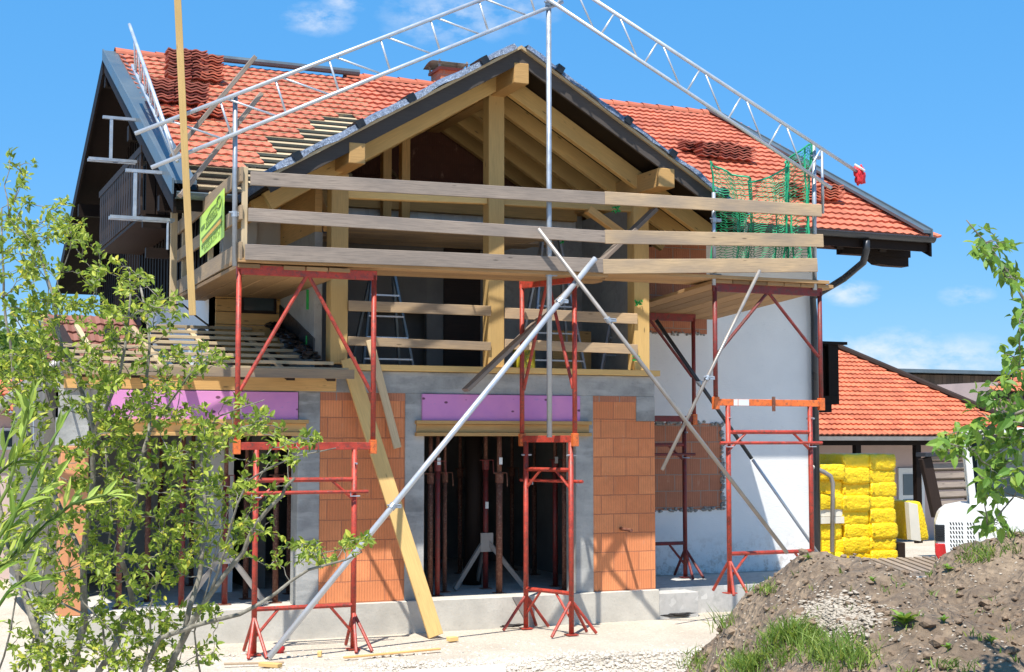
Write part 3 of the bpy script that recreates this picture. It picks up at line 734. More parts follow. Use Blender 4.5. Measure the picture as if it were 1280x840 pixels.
pl=[]
for i in range(7):
    x=.35+i*.262;pl.append(((x,-1.22,4.405-.0),(x+.0,1.85,4.22),.25))
deck('board platform right of the balcony, in front of the white wall',pl)
pl=[((-5.9+i*.0,-1.22,4.43+i*.0),(-4.4,-1.22,4.43),.2) for i in range(1)]
# working platform inside loggia
pl=[((-4.25+.07*(i%2),.38+i*.27,5.08),(-1.0-.2*(i%3),.38+i*.27,5.10),.262) for i in range(6)]
deck('dim plank platform inside the balcony behind the timber posts',pl,mat='board')
# ------------------------------------------------------------------ guard boards
def board(label,p,q,w_,h_,mat,up=(0,0,1),name='guard_board',cat='board',group=None):
    return tag(MB().bar(p,q,w_,h_,up).build(name,M[mat],bevel=.004),label,cat,group)
GG='guard boards around the scaffold'
Yg=-1.30
board('weathered grey top guard board across the left two thirds of the front',(-5.84,Yg,5.28),(-1.41,Yg,5.35),.035,.155,'old',group=GG)
board('weathered grey middle guard board across the left part of the front',(-5.86,Yg,4.87),(-1.41,Yg,4.87),.035,.15,'old',group=GG)
board('weathered grey toe board lying along the left part of the walkway',(-5.89,Yg,4.45),(-1.44,Yg,4.51),.035,.175,'old',group=GG)
board('light brown top guard board at the right, below the green net',(-1.41,Yg,5.355),(1.81,Yg,5.40),.035,.16,'board',group=GG)
board('light brown middle guard board at the right, crossing the green net',(-1.41,Yg,4.87),(1.83,Yg,5.0),.035,.17,'board',group=GG)
board('light brown toe board at the right end of the walkway',(-1.44,Yg,4.50),(1.73,Yg,4.67),.035,.18,'board',group=GG)
Xs=-5.93
board('top guard board on the left side, behind the yellow banner',(Xs,-1.27,5.33),(Xs,2.5,5.22),.035,.17,'board',group=GG)
board('middle guard board on the left side, behind the banner bottom',(Xs,-1.27,4.90),(Xs,2.5,4.84),.035,.16,'board',group=GG)
board('toe board on the left side of the platform, under the banner',(Xs,-1.27,4.47),(Xs,2.5,4.40),.035,.2,'board',group=GG)
board('upper guard board nailed between timber posts inside the balcony, left half',(-4.3,-.02,4.02),(-2.40,-.02,4.02),.03,.13,'board',group=GG)
board('upper guard board nailed between timber posts inside the balcony, right half',(-2.2,-.02,4.00),(-.27,-.02,3.99),.03,.14,'board',group=GG)
board('lower guard board between timber posts inside the balcony, left half',(-4.3,-.02,3.585),(-2.40,-.02,3.565),.03,.11,'board',group=GG)
board('lower guard board between timber posts inside the balcony, right half',(-2.2,-.02,3.60),(-.27,-.02,3.58),.03,.13,'board',group=GG)
for y,lb in ((-1.2,'short pale upright at the front corner of the side railing'),(.6,'short pale upright halfway along the side railing'),(2.3,'short pale upright at the far end of the side railing')):
    board(lb,(Xs+.05,y,4.35),(Xs+.05,y,5.42),.06,.06,'pale',(0,1,0),'railing_post','post')
# poles
def pole(label,p,q,r_,mat,name='steel_pole',coup=()):
    p=Vector(p);q=Vector(q);t=thing(name,label,'pole',p)
    MB().tube([p,q],r_,12).build('tube',M[mat],t,smooth=True)
    d=(q-p).normalized()
    for k in coup:
        c=p+(q-p)*k
        m=MB();m.tube([c-d*.03,c+d*.03],r_+.012,10);m.bar(c+Vector((.03,0,0)),c+Vector((.10,-.0,0)),.05,.04);m.tube([c+Vector((-.07,-.02,.015)),c+Vector((.09,-.02,.015))],.01,6)
        m.build('coupler',M['galv'],t)
    return t
pole('galvanised upright rising from the left trestle past the banner',(-5.98,-1.19,4.3),(-6.0,-1.19,6.24),.028,'galv',coup=(.3,))
pole('tall galvanised pole standing in front of the gable up to the girder apex',(-2.13,-1.22,2.40),(-2.13,-1.22,7.9),.033,'galv',coup=(.36,.97))
pole('galvanised upright at the right end beside the green net',(1.76,-1.2,4.35),(1.78,-1.2,6.33),.03,'galv',coup=(.9,))
pole('thinner galvanised upright carrying the net left edge',(.21,-1.20,4.35),(.22,-1.20,5.55),.026,'galv',coup=(.1,.7))
pole('short galvanised pole standing just right of the net upright',(1.98,-1.1,5.4),(1.98,-1.1,6.25),.02,'galv')
pole('long bright aluminium prop slanting across the facade to the ground',at(336,822,Z=0.02),at(744,323,Y=-1.36),.034,'alu',coup=(.35,.88))
pole('dull grey pole slanting down to the right from the middle trestle',(-2.37,-1.42,4.9),(1.12,-1.42,.93),.026,'zinc',coup=(.27,))
pole('rusty light pole leaning right across the right trestle',(.80,-1.36,4.55),(-.66,-1.36,2.0),.022,'zinc',coup=(.55,))
pole('dark telescopic prop slanting behind the right trestle to the ground',(.59,1.0,4.08),(2.1,.9,2.1),.028,'gutter',coup=(.45,))
pole('galvanised lower half of the prop slanting to the white wall foot',(2.12,.9,2.08),(3.25,.9,.68),.022,'alu')
# rear far pole bits
# lattice girders
def girder(label,l0,l1,u0,u1,n,r_=.024,start=0):
    l0,l1,u0,u1=map(Vector,(l0,l1,u0,u1));t=thing('lattice_girder',label,'girder',l0,0,'aluminium lattice girders')
    MB().tube([l0,l1],r_,10).build('chord',M['alu'],t,smooth=True);MB().tube([u0,u1],r_,10).build('chord',M['alu'],t,smooth=True)
    D=(l1-l0).normalized();L=(l1-l0).length
    w_=MB();dp=Vector((0,0,0))
    def upt(s):  # point on upper chord at same abscissa
        a=(u1-u0).normalized();k=(l0+D*s-u0).dot(a);return u0+a*k
    s=.3
    for i in range(n):
        st=L*(i+.4)/n
        w_.tube([l0+D*st,upt(st+.05)],.013,6)
        if st+L/n*.75<L: w_.tube([upt(st+.12),l0+D*(st+L/n*.85)],.012,6)
    w_.build('lacing',M['alu'],t,smooth=True)
    return t
girder('left aluminium lattice girder rising from the left eave to the apex',(-6.92,-1.24,5.33),(-1.95,-1.24,7.78),(-7.1,-1.24,5.69),(-2.1,-1.24,8.13),8)
girder('right aluminium lattice girder falling from the apex to the red bag',(-2.3,-1.28,7.84),(1.99,-1.28,5.72),(-2.0,-1.28,8.07),(2.42,-1.28,5.97),7)
t_=girder('short aluminium lattice girder lying up the left roof verge',(-6.36,.30,5.72),(-6.36,3.9,7.75),(-6.42,.45,6.0),(-6.42,3.85,8.33),8)
# brackets at the verge
for k,(y,lb) in enumerate(((1.4,'galvanised bracket clamped below the left verge, lower one'),(3.6,'galvanised bracket clamped below the left verge, upper one'))):
    z=mz(y);t=thing('verge_bracket',lb,'bracket',(-6.4,y,z-.3))
    X=-6.38
    MB().bar((X-.6,y,z-.62),(X+.2,y,z-.62),.045,.04).bar((X-.6,y+.12,z-.62),(X+.2,y+.12,z-.62),.04,.04).build('arm',M['galv'],t)
    MB().bar((X-.30,y,z-.60),(X-.30,y,z-.03),.04,.04,(0,1,0)).build('upright',M['galv'],t)
    MB().bar((X-.42,y,z-.02),(X+.2,y,z-.02),.05,.04).build('head',M['galv'],t)
    MB().tube([(X+.12,y,z-.6),(X+.12,y,z-1.0)],.018,6).build('strut',M['galv'],t)
# boards on girder
board('weathered board resting across the left girder, upper one',at(215,195,Y=-1.0),at(318,72,Y=-1.0),.05,.15,'old',(0,1,0),'loose_board','board')
board('weathered board resting across the left girder, lower one',at(225,245,Y=-1.1),at(326,118,Y=-1.1),.05,.15,'old',(0,1,0),'loose_board','board')
for o in ('loose_board','loose_board.001'): pass
board('tall fresh lath standing upright left of the banner',(-6.47,-1.35,3.72),(-6.70,-1.35,7.4),.075,.03,'fresh',(0,1,0),'timber_lath','lath')
board('pale lath standing behind the tall one at the platform corner',(-6.02,2.3,4.05),(-6.02,2.3,5.45),.09,.04,'pale',(0,1,0),'timber_lath','lath')
board('long yellow plank leaning against the ring beam, foot on the gravel',(-3.36,-.62,.02),(-4.32,-.08,3.36),.19,.04,'fresh',(0,1,0),'leaning_plank','plank')
board('short plank leaning behind the long yellow plank',at(497,560,Y=-.12),at(462,425,Y=-.05),.1,.03,'pale',(0,1,0),'leaning_plank','plank')
board('long dark weathered board slanting across the balcony front',at(582,488,Y=-.25),at(818,262,Y=-.25),.05,.19,'old',(0,1,0),'slanting_board','board')
# banner
bn=thing('banner','yellow green company banner hanging on the left side railing','banner',(-5.98,.55,4.2))
B0=at(250,272,X=-5.97);B1=at(280,235,X=-5.97);B2=at(280,296,X=-5.97);B3=at(250,322,X=-5.97)
m=MB();m.prism([B0,B1,B2,B3],(.006,0,0));m.build('sheet',M['neon'],bn)
def onb(u,v): return (B3+(B2-B3)*u)*(1-v)+(B0+(B1-B0)*u)*v+Vector((-.004,0,0))
def stripe(mb,u0,v0,u1,v1,th): 
    a=onb(u0,v0);b_=onb(u1,v1);mb.bar(a,b_,.003,th,(0,0,1))
m=MB();stripe(m,.08,.40,.92,.46,.03);stripe(m,.08,.24,.92,.31,.02);stripe(m,.30,.76,.5,.86,.02);stripe(m,.5,.86,.78,.84,.02);stripe(m,.25,.56,.75,.62,.016)
ring=[onb(.82+.09*math.cos(a),.82+.12*math.sin(a)) for a in [i*math.pi/8 for i in range(17)]];m.tube(ring,.008,5)
stripe(m,.82,.70,.82,.94,.01);stripe(m,.06,.66,.22,.67,.045)
m.build('logo_lines',M['ink'],bn)
m=MB();stripe(m,.12,.33,.9,.39,.045);m.build('orange_line',M['inkorange'],bn)
def text_on(s,u0,v0,u1,v1,size,mat,parent,name,P0=None,D=None,Uv=None):
    cu=bpy.data.curves.new(name,'FONT');cu.body=s;cu.size=1;cu.extrude=.001;cu.offset=-.012
    o=bpy.data.objects.new(name+'_tmp',cu);COL.objects.link(o);bpy.context.view_layer.update()
    me=bpy.data.meshes.new_from_object(o.evaluated_get(bpy.context.evaluated_depsgraph_get()));bpy.data.objects.remove(o)
    w_=max(v.co.x for v in me.vertices)
    if P0 is None: a=onb(u0,v0);b_=onb(u1,v1);D=(b_-a);P0=a
    up=Uv or Vector((0,0,1));k=D.length/w_;dn=D.normalized();nn=dn.cross(up).normalized()
    off=WORLD[parent.name]
    for v in me.vertices: v.co=P0+dn*(v.co.x*k)+up*(v.co.y*size)+nn*v.co.z-off
    me.materials.clear();me.materials.append(M[mat]);oo=bpy.data.objects.new(name,me);COL.objects.link(oo);oo.parent=parent;return oo
text_on('Zimmerei',.25,.66,.72,.73,.09,'ink',bn,'lettering');text_on('Holzbau',.28,.58,.72,.65,.08,'ink',bn,'lettering')
text_on('83-00 2165 17',.08,.14,.94,.24,.10,'ink',bn,'lettering');text_on('GAISSACH 31',.18,.04,.84,.12,.08,'ink',bn,'lettering')
# green net
def netpt(u,v):
    x=.26+u*1.5
    ztop=5.98+.33*u-.36*math.sin(math.pi*min(1,u*1.05))
    zbot=4.55+.05*u
    z=ztop+(zbot-ztop)*v
    x+=(.10*math.sin(v*3.1)*(1-u))-.0*v
    y=-1.12+.10*math.sin(u*17+v*2)+.07*math.sin(u*31+1)
    if u>.72: x-= (u-.72)*.25*math.sin(math.pi*v)
    return Vector((x,y+.3*(1-u)*v*0,z))
m=MB();NU,NV=34,40
for i in range(NU+1):
    uu=i/NU; uu=uu if i%3 else uu-.008
    m.tube([netpt(min(1,max(0,uu+.007*((j%2)*2-1))),j/NV) for j in range(NV+1)],.0055,3,caps=False)
for j in range(NV+1):
    m.tube([netpt(i/NU,min(1,max(0,j/NV+.006*((i%2)*2-1)))) for i in range(NU+1)],.005,3,caps=False)
nt_=tag(m.build('safety_net',M['net']),'green safety net hung at the right end of the scaffold','net')
m=MB()
for u in (.0,.72,.78,.84,.92,1.0): m.tube([netpt(u,j/20)+Vector((rnd.uniform(-.015,.015),-.02,0)) for j in range(21)],.013,5)
m.tube([netpt(i/20,0) for i in range(21)],.014,5);m.build('net_cord',M['net'],nt_)
m=MB();m.tube([at(932,270,Y=-1.05)+Vector((.01*math.sin(k),0,-.02*k)) for k in range(30)],.022,5);tag(m.build('rope',M['foam']),'frayed cream rope hanging within the green net','rope')
# red bag
c=Vector(at(1072,214,Y=-1.28));t=thing('red_bag','red cloth bag tied to the end of the right girder','bag',c)
def blob(c,s3,n=10,amp=.2,seed=0):
    m=MB();vs=[];c=Vector(c)
    for i in range(n+1):
        for j in range(n*2):
            th=math.pi*i/n;ph=math.pi*j/n;d=Vector((math.sin(th)*math.cos(ph),math.sin(th)*math.sin(ph),math.cos(th)))
            k=1+amp*noise.noise(d*2.1+Vector((seed,seed,0)));vs.append(c+Vector((d.x*s3[0]*k,d.y*s3[1]*k,d.z*s3[2]*k)))
    w_=n*2;m.add(vs,[(i*w_+j,(i+1)*w_+j,(i+1)*w_+(j+1)%w_,i*w_+(j+1)%w_) for i in range(n) for j in range(w_)]);return m
b=blob(c+Vector((.03,0,-.06)),(.07,.06,.12),amp=.9,seed=3);b.build('cloth',M['bagred'],t,smooth=True)
MB().tube([c+Vector((-.08,-.04,.08)),c+Vector((0,-.07,.03)),c+Vector((.06,-.07,-.0))],.015,6).build('strap',M['whitepaint'],t)
# tile stacks on the roof
def stack(px,py,n,label,grp,w_=.36,mat='tileold'):
    x,r_=on_roof(px,py);p=RO+Vector((x-RO.x,0,0))+MV*(r_*TH)+MN*.05
    t=MB()
    for k in range(n):
        jx,jy=rnd.uniform(-.02,.02),rnd.uniform(-.02,.02);vs=[];sg=12
        for yy in (-.14,.14):
            for h0 in (0,.02):
                for q in range(sg+1):
                    u=q/sg;vs.append((p.x+(u-.5)*w_+jx,p.y+yy+jy,p.z+k*.043+h0+.014*math.cos(u*4*math.pi)))
        q=sg+1;fs=[]
        for i in range(sg): fs+=[(i,i+1,q+i+1,q+i),(2*q+i+1,2*q+i,3*q+i,3*q+i+1),(q+i,q+i+1,3*q+i+1,3*q+i),(i+1,i,2*q+i,2*q+i+1)]
        fs+=[(0,q,3*q,2*q),(sg,2*q+sg,3*q+sg,q+sg)]
        t.add(vs,fs)
    return tag(t.build('tile_stack',M[mat]),label,'tile stack',grp)
gs='stacks of roof tiles on the roof'
for px,py,n,mt,lb in ((222,103,11,'tileold','tall dark tile stack at the back left of the left cluster'),(243,104,11,'tileold','tall dark tile stack at the back middle of the left cluster'),(262,106,10,'tile','redder tile stack at the back right of the left cluster'),
  (200,132,8,'tileold','dark tile stack at the middle left of the left cluster'),(221,133,8,'tileold','dark tile stack at the centre of the left cluster'),(243,136,8,'tileold','dark tile stack at the middle right of the left cluster'),
  (208,150,3,'tile','low red tile stack at the front left of the left cluster'),(233,152,3,'tile','low red tile stack in the front middle of the left cluster'),(262,150,4,'tile','low red tile stack at the front right of the left cluster'),
  (862,192,4,'tileold','low tile stack beside the gable verge on the right roof'),(884,200,6,'tileold','dark tile stack right behind the net pole'),(906,203,7,'tileold','dark tile stack above the net on the right roof'),(928,205,6,'tileold','rightmost dark tile stack of the group above the net'),
  (985,248,5,'tileold','tile stack half behind the green net folds'),(1012,254,5,'tile','red tile stack beside the right upright'),(1037,254,6,'tile','red tile stack nearest the right verge')):
    stack(px,py,n,lb,gs,mat=mt)
# ------------------------------------------------------------------ props in the openings
def prop(x,y,label,r_=.03,mat='rust',top=2.97,tripod=False,rz=0,sleeve=1.2):
    t=thing('steel_prop',label,'steel prop',(x,y,.38),0,'steel props carrying the ceiling')
    MB().tube([(x,y,.39),(x,y,1.9*sleeve/1.2)],r_+.006,10).build('outer_tube',M[mat],t,smooth=True)
    MB().tube([(x,y,1.8),(x,y,top-.01)],r_-.004,10).build('inner_tube',M['rust'],t,smooth=True)
    c=1.9*sleeve/1.2
    MB().tube([(x,y,c-.09),(x,y,c+.03)],r_+.018,10).tube([(x-.1,y-.04,c+.04),(x+.09,y-.04,c+.04),(x+.1,y-.04,c-.14)],.008,6).build('collar',M[mat],t)
    MB().box(x-.07,x+.07,y-.07,y+.07,.382,.39).build('base_plate',M['rust'],t)
    MB().box(x-.07,x+.07,y-.07,y+.07,top-.01,top).build('head_plate',M['rust'],t)
    if tripod:
        for a in (200,320,80): MB().bar((x,y,1.05),(x+.55*math.cos(R(a)),y+.55*math.sin(R(a)),.41),.035,.06).build('tripod_leg',M['zinc'],t)
        MB().bar((x-.09,y-.04,1.0),(x+.09,y-.04,1.0),.02,.25).build('tripod_head',M['zinc'],t)
    return t
dx=lambda px,Y:at(px,650,Y=Y).x
ordn=['first','second','third','fourth','fifth','sixth','seventh','eighth']
for i,(px,Y,r_,mt,tp) in enumerate(((538,.42,.03,'rust',2.6),(547,.36,.026,'redold',2.6),(556,.8,.022,'rust',2.97),(607,1.0,.03,'redold',2.97),(624,.38,.036,'rust',2.6),(694,.9,.03,'redold',2.97),(706,.42,.032,'rust',2.6))):
    o=prop(dx(px,Y),Y,'%s steel prop from the left in the central doorway'%ordn[i],r_,mt,tp,tripod=(i in(3,)),sleeve=1.2+.1*(i%2))
    if i in (1,3,4,5): x=dx(px,Y);z=2.05 if i!=3 else 1.45;MB().bar((x,Y-r_-.016,z),(x,Y-r_-.016,z+.09),.045,.004,(0,1,0)).build('paper_label',M['whitepaint'],o)
for i,(px,Y,mt) in enumerate(((150,.6,'rust'),(185,1.2,'rust'),(228,.5,'redold'),(282,.5,'redold'),(308,1.0,'rust'),(345,.45,'rust'),(362,1.4,'rust'))):
    prop(dx(px,Y),Y,'%s steel prop from the left in the wide left opening'%ordn[i],.03,mt,2.6 if Y<.7 else 2.97,tripod=(i in(3,)))
x=dx(590,1.6);m=MB();m.tube([(x,1.6,.38),(x+.03,1.6,1.6),(x,1.6,2.97)],[.13,.12,.12],10);tag(m.build('tree_trunk_prop',M['brown2'],smooth=True),'round dark log set upright as a prop inside the central doorway','log')
# beams deeper in the rooms
for i,(px,Y) in enumerate(((575,3.2),(640,3.4),(668,2.6),(240,3.0),(200,3.4))):
    prop(dx(px,Y),Y,'steel prop deep in the dark behind the %s, %s'%(('central doorway' if px>400 else 'left opening'),('left','middle','right','right of two','left of two')[i]),.028,'rust',2.97)
# ladders on the balcony
def stepladder(px0,px1,pyt,Y,label,w_=.42,h=None):
    a=at((px0+px1)/2,pyt,Y=Y);zt=a.z;zb=3.262;t=thing('stepladder',label,'ladder',(a.x,Y,zb),0,'stepladders on the balcony')
    hw=(at(px1,440,Y=Y).x-at(px0,440,Y=Y).x)/2
    for yy,s in ((-.25,'front'),(.3,'rear')):
        for sg in (-1,1): MB().bar((a.x+sg*hw,Y+yy,zb),(a.x+sg*.13,Y,zt),.03,.06,(0,1,0)).build('rail',M['tin'] if px0<600 else M['galv'],t)
    for k in range(1,5):
        f=k/5-.1;z=zb+(zt-zb)*f;hh=hw+(.13-hw)*f;y_=Y-.25*(1-f);MB().bar((a.x-hh,y_,z),(a.x+hh,y_,z),.07,.02).build('tread',M['alu'],t)
    MB().box(a.x-.16,a.x+.16,Y-.08,Y+.08,zt,zt+.03).build('platform',M['alu'],t)
    return t
stepladder(447,510,330,.75,'blue grey stepladder on the left half of the balcony')
stepladder(655,722,300,1.0,'grey stepladder behind the middle trestle on the balcony')
t=thing('ladder','leaning aluminium ladder right of the middle trestle inside the balcony','ladder',at(765,465,Y=.9))
p0,p1=at(752,466,Y=.8),at(780,316,Y=1.5);p2,p3=at(788,466,Y=.8),at(812,330,Y=1.5)
MB().bar(p0,p1,.03,.06).build('rail',M['alu'],t);MB().bar(p2,p3,.03,.06).build('rail',M['alu'],t)
for k in range(1,7): MB().tube([p0.lerp(p1,k/7),p2.lerp(p3,k/7)],.014,6).build('rung',M['alu'],t)
# bucket
c=at(655,462,Y=.55);t=thing('bucket','yellow canister standing on the balcony behind the middle trestle','canister',(c.x,.55,3.262))
MB().tube([(c.x,.55,3.27),(c.x,.55,3.60)],.15,16).build('body',M['yellowdrum'],t);MB().tube([(c.x,.55,3.6),(c.x,.55,3.62)],.155,16).build('lid',M['gutter'],t)
text_on('SUS',0,0,0,0,.14,'ink',t,'lettering',P0=Vector((c.x-.05,.395,3.56)),D=Vector((0,0,-.26)),Uv=Vector((1,0,0)))
MB().box(-.95,-.35,1.2,1.24,3.27,3.9).build('osb_sheet',M['fresh2']);tag(bpy.data.objects['osb_sheet'],'square chipboard sheet leaning at the back behind the ladder','board')
# ------------------------------------------------------------------ ground clutter
board('thin batten lying at the bottom of the left trestle',at(280,830,Z=.03),at(355,828,Z=.03),.05,.02,'board',name='ground_batten')
board('thin batten lying left of the sandy patch',at(430,822,Z=.03),at(550,811,Z=.03),.05,.02,'fresh2',name='ground_batten')
board('small wood offcut on the gravel below the prop foot',at(326,830,Z=.04),at(350,832,Z=.04),.09,.04,'fresh',name='wood_offcut',cat='offcut')
board('small wood offcut beside the foot of the leaning plank',at(560,799,Z=.03),at(571,798,Z=.03),.08,.05,'fresh',name='wood_offcut',cat='offcut')
board('tiny wood offcut between the left trestle feet',at(397,817,Z=.03),at(402,817,Z=.03),.06,.06,'fresh',name='wood_offcut',cat='offcut')
tag(MB().prism([at(500,842,Z=.12),at(630,834,Z=.12),at(634,850,Z=.12),at(500,860,Z=.12)],(0,0,.03)).build('foam_sheet',M['white']),'white foam sheet lying at the bottom edge of the gravel','board')
b=blob(at(848,768,Z=.04),(.22,.05,.025),amp=.8,seed=9);tag(b.build('black_scrap',M['dirtwood'],smooth=True),'black plastic scrap lying against the plinth corner','scrap')
b=blob(at(640,782,Z=.03),(.14,.03,.02),amp=.8,seed=5);tag(b.build('black_scrap',M['dirtwood'],smooth=True),'small black scrap between the middle trestle feet','scrap')
b=blob(at(348,812,Z=.03),(.07,.05,.045),amp=.5,seed=2);tag(b.build('plastic_piece',M['redlamp'],smooth=True),'bright red plastic piece beside the aluminium prop foot','cap')
# pallet
t=thing('pallet','grey wooden pallet lying between the soil heap and yellow packs','pallet',(4.9,.9,.45))
for i in range(9):
    MB().bar((4.25+i*.17,.35,.40+.02),(4.5+i*.17,1.5,.50+.02),.10,.025).build('slat',M['old'],t)
for s in (0,.5,1): MB().bar(Vector((4.2,.4,.38)).lerp(Vector((4.45,1.45,.46)),s),Vector((5.7,.4,.38)).lerp(Vector((5.95,1.45,.46)),s),.09,.05).build('runner',M['old'],t)
# ------------------------------------------------------------------ yellow packs
def puff(cx,cy,cz,sx,sy,sz,seed,n=15,rz=0):
    m=MB();idx={};vs=[];fs=[]
    def V(a,b,c):
        k=(round(a,4),round(b,4),round(c,4))
        if k in idx:return idx[k]
        d=Vector((a,b,c));w_=noise.noise(Vector((a*2.3+seed*3.1,b*2.3,c*1.5+seed)))
        e=(1-abs(a)**10*.0)
        q=Vector((a*sx/2*(1-.05*abs(c)**4),b*sy/2*(1-.05*abs(c)**4),c*sz/2*(1-.05*abs(a)**8-.04*abs(b)**8)))
        q+=d.normalized()*(w_*.010+.012*(abs(noise.noise(Vector((a*5,b*5,c*2+seed))))-.25)+.01*noise.noise(Vector((a*14,b*14,c*5+seed))))
        q.x,q.y=q.x*math.cos(rz)-q.y*math.sin(rz),q.x*math.sin(rz)+q.y*math.cos(rz)
        idx[k]=len(vs);vs.append(Vector((cx,cy,cz))+q);return idx[k]
    g_=[-1+2*i/n for i in range(n+1)]
    for s in (-1,1):
        for i in range(n):
            for j in range(n):
                a,b,c,d=g_[i],g_[i+1],g_[j],g_[j+1]
                for f_ in ([V(a,c,s),V(b,c,s),V(b,d,s),V(a,d,s)],[V(a,s,c),V(a,s,d),V(b,s,d),V(b,s,c)],[V(s,a,c),V(s,b,c),V(s,b,d),V(s,a,d)]):
                    fs.append(f_ if s>0 else f_[::-1])
    m.add(vs,fs)
    # gathered film corner
    fx=cx-sx/2+rnd.random()*.04;m2=[Vector((fx,cy-sy/2-.0,cz)),]
    m.add([Vector((fx-.05,cy-sy/2-.03,cz+.02)),Vector((fx+.03,cy-sy/2-.012,cz+.05)),Vector((fx+.03,cy-sy/2-.012,cz-.05))],[(0,2,1),(0,1,2)][:1])
    return m
YY=2.39;xq=[at(p_,600,Y=2.0).x for p_ in (1014,1053,1054.5,1087,1088.5,1119)];zt_=at(1060,569,Y=2.0).z;hh_=(zt_-.15)/9;gy='yellow insulation packs in the stack'
col=0
for (x0,x1,z0,hs,nm) in ((xq[0],xq[1],.15,[hh_*1.05]*9,'left'),(xq[2],xq[3],.15,[hh_]*9,'middle'),(xq[4],xq[5],.15,[hh_]*9,'right')):
    z=z0;n=len(hs) if nm!='left' else 8
    for k in range(n):
        h_=hs[k]+rnd.uniform(-.012,.012)
        xa=rnd.uniform(-.035,.035);yv=rnd.uniform(-.05,.05)
        nm_=('bottom','second','third','fourth','fifth','sixth','seventh','eighth','ninth')[k]
        if nm=='left' and k==4:
            tag(MB().box(x0-.02,x1,YY-.42,YY+.3,z+.01,z+h_/2-.005).box(x0,x1-.02,YY-.4,YY+.3,z+h_/2+.002,z+h_-.01).build('foam_slabs',M['foam']),'white foam slabs lying unwrapped between the yellow packs','foam slabs');z+=h_;continue
        ob=puff((x0+x1)/2+xa,YY+yv,z+h_/2,(x1-x0)+.02,.8,h_+.03,k*1.7+col,rz=rnd.uniform(-.03,.03)).build('insulation_pack',M['yellow'],smooth=True)
        tag(ob,'yellow insulation pack, %s from the ground in the %s column'%(nm_,nm) if k else 'yellow insulation pack at the foot of the %s column'%nm,'insulation pack',gy);z+=h_
    if nm=='left': pk=ob;ptop=z
    col+=5
text_on('BL',0,0,0,0,.09,'bagred',pk,'lettering',P0=Vector((at(1026,600,Y=1.9).x,YY-.475,ptop-.16)),D=Vector((.13,0,0)))
c=at(1131,640,Y=2.5);m=puff(c.x+.02,c.y,1.05,.26,.7,.65,77)
for v in m.v: v.x+=(v.z-1.0)*-.25
ob=m.build('insulation_pack',M['yellow'],smooth=True);tag(ob,'torn yellow pack with cream foam leaning right of the stack','insulation pack',gy)
MB().prism([(c.x-.2,c.y-.40,.75),(c.x+.0,c.y-.40,.72),(c.x-.06,c.y-.40,1.32),(c.x-.24,c.y-.40,1.36)],(0,.1,0)).build('foam_core',M['foam'],ob)
tag(MB().box(xq[5]+.05,xq[5]+.5,2.4,3.0,.0,.68).build('cardboard_box',M['brown2'],bevel=.01),'dark brown crate under the leaning yellow pack','crate')
t=thing('bent_pipe','grey bent steel pipe standing before the yellow packs','pipe',at(1040,685,Y=1.86))
a=[at(1012,582,Y=1.86),at(1030,590,Y=1.86),at(1038,595,Y=1.86),at(1041,604,Y=1.86),at(1040,690,Y=1.86)]
MB().tube(a,.035,10).build('tube',M['zinc'],t,smooth=True)
# ------------------------------------------------------------------ garage and other buildings
G=thing('garage','low outbuilding with bright orange tiled hipped roof behind the yellow packs','outbuilding',(11,11,0))
gv=Vector((0,1,.44)).normalized();gn=Vector((0,-.44,1)).normalized()
def gp_(name,mb,mat,**k): return mb.build(name,M[mat],G,**k)
hipx0,hipy=14.5,10.0
def gskip(c,r_,p): 
    k=(p.y-10); return p.x>16.15-k*.37
tg=MB();tiles(tg,(6.5,10.0,2.47),(1,0,0),gv,gn,33,19,.30,.30,gskip,two=2,seg=8,wave=.025,lift=.04)
rf=gp_('roof',MB().prism([(6.5,9.95,2.42),(16.2,9.95,2.42),(14.2,15.3,4.75),(6.5,15.3,4.75)],(0,0,.03)).prism([(16.2,9.95,2.42),(14.2,15.3,4.75),(16.2,20.6,2.42)],(0,0,.03)),'brown2')
gp_('roof_tiles',tg,'tile2')
m=MB();m.tube([(16.2,9.95,2.52),(14.22,15.25,4.86)],.09,8);m.tube([(6.5,15.3,4.87),(14.22,15.3,4.87)],.09,8);gp_('hip_ridge',m,'brown2')
m=MB();m.box(6.5,16.2,9.86,9.93,2.36,2.45);gp_('gutter',m,'zinc')
m=MB();m.box(6.5,15.4,11.3,11.5,-.2,2.5);m.box(15.2,15.4,11.3,18,-.2,2.5);gp_('wall',m,'pinkplaster')
m=MB()
for x in (7.5,9.2,10.9,12.6,14.1): m.box(x,x+.14,10.2,10.34,-.1,2.4)
m.box(6.5,16.0,10.18,10.36,2.25,2.40);gp_('timber_posts',m,'brown')
a=at(1122,585,Y=11.28);b_=at(1155,640,Y=11.28)
m=MB();m.box(a.x,b_.x,11.24,11.29,0,a.z);dr=gp_('door',m,'whitepaint')
for z0,z1 in ((.3,.95),(1.05,a.z-.15)): MB().box(a.x+.12,b_.x-.12,11.225,11.239,z0,z1).build('door_panel',M['tin'],dr)
t=thing('wooden_hall','long dark boarded hall with a flat grey roof edge in the distance','building',(26,24,0))
a=at(1105,462,Y=26);b_=at(1260,466,Y=26)
m=MB();x=a.x
while x<b_.x+4: m.box(x,x+.18,26+rnd.uniform(0,.01),26.1,-.2,a.z-.15);x+=.19
m.box(a.x,b_.x+4,26.12,34,-.2,a.z-.2);m.build('wall',M['claddark'],t)
MB().box(a.x-.4,b_.x+5,25.6,34.5,a.z-.1,a.z+.03).build('roof',M['tin'],t)
t=thing('red_roofed_house','house with orange tiled eave at the right edge behind the leaves','house',(22,15,0))
a=at(1232,489,Y=15)
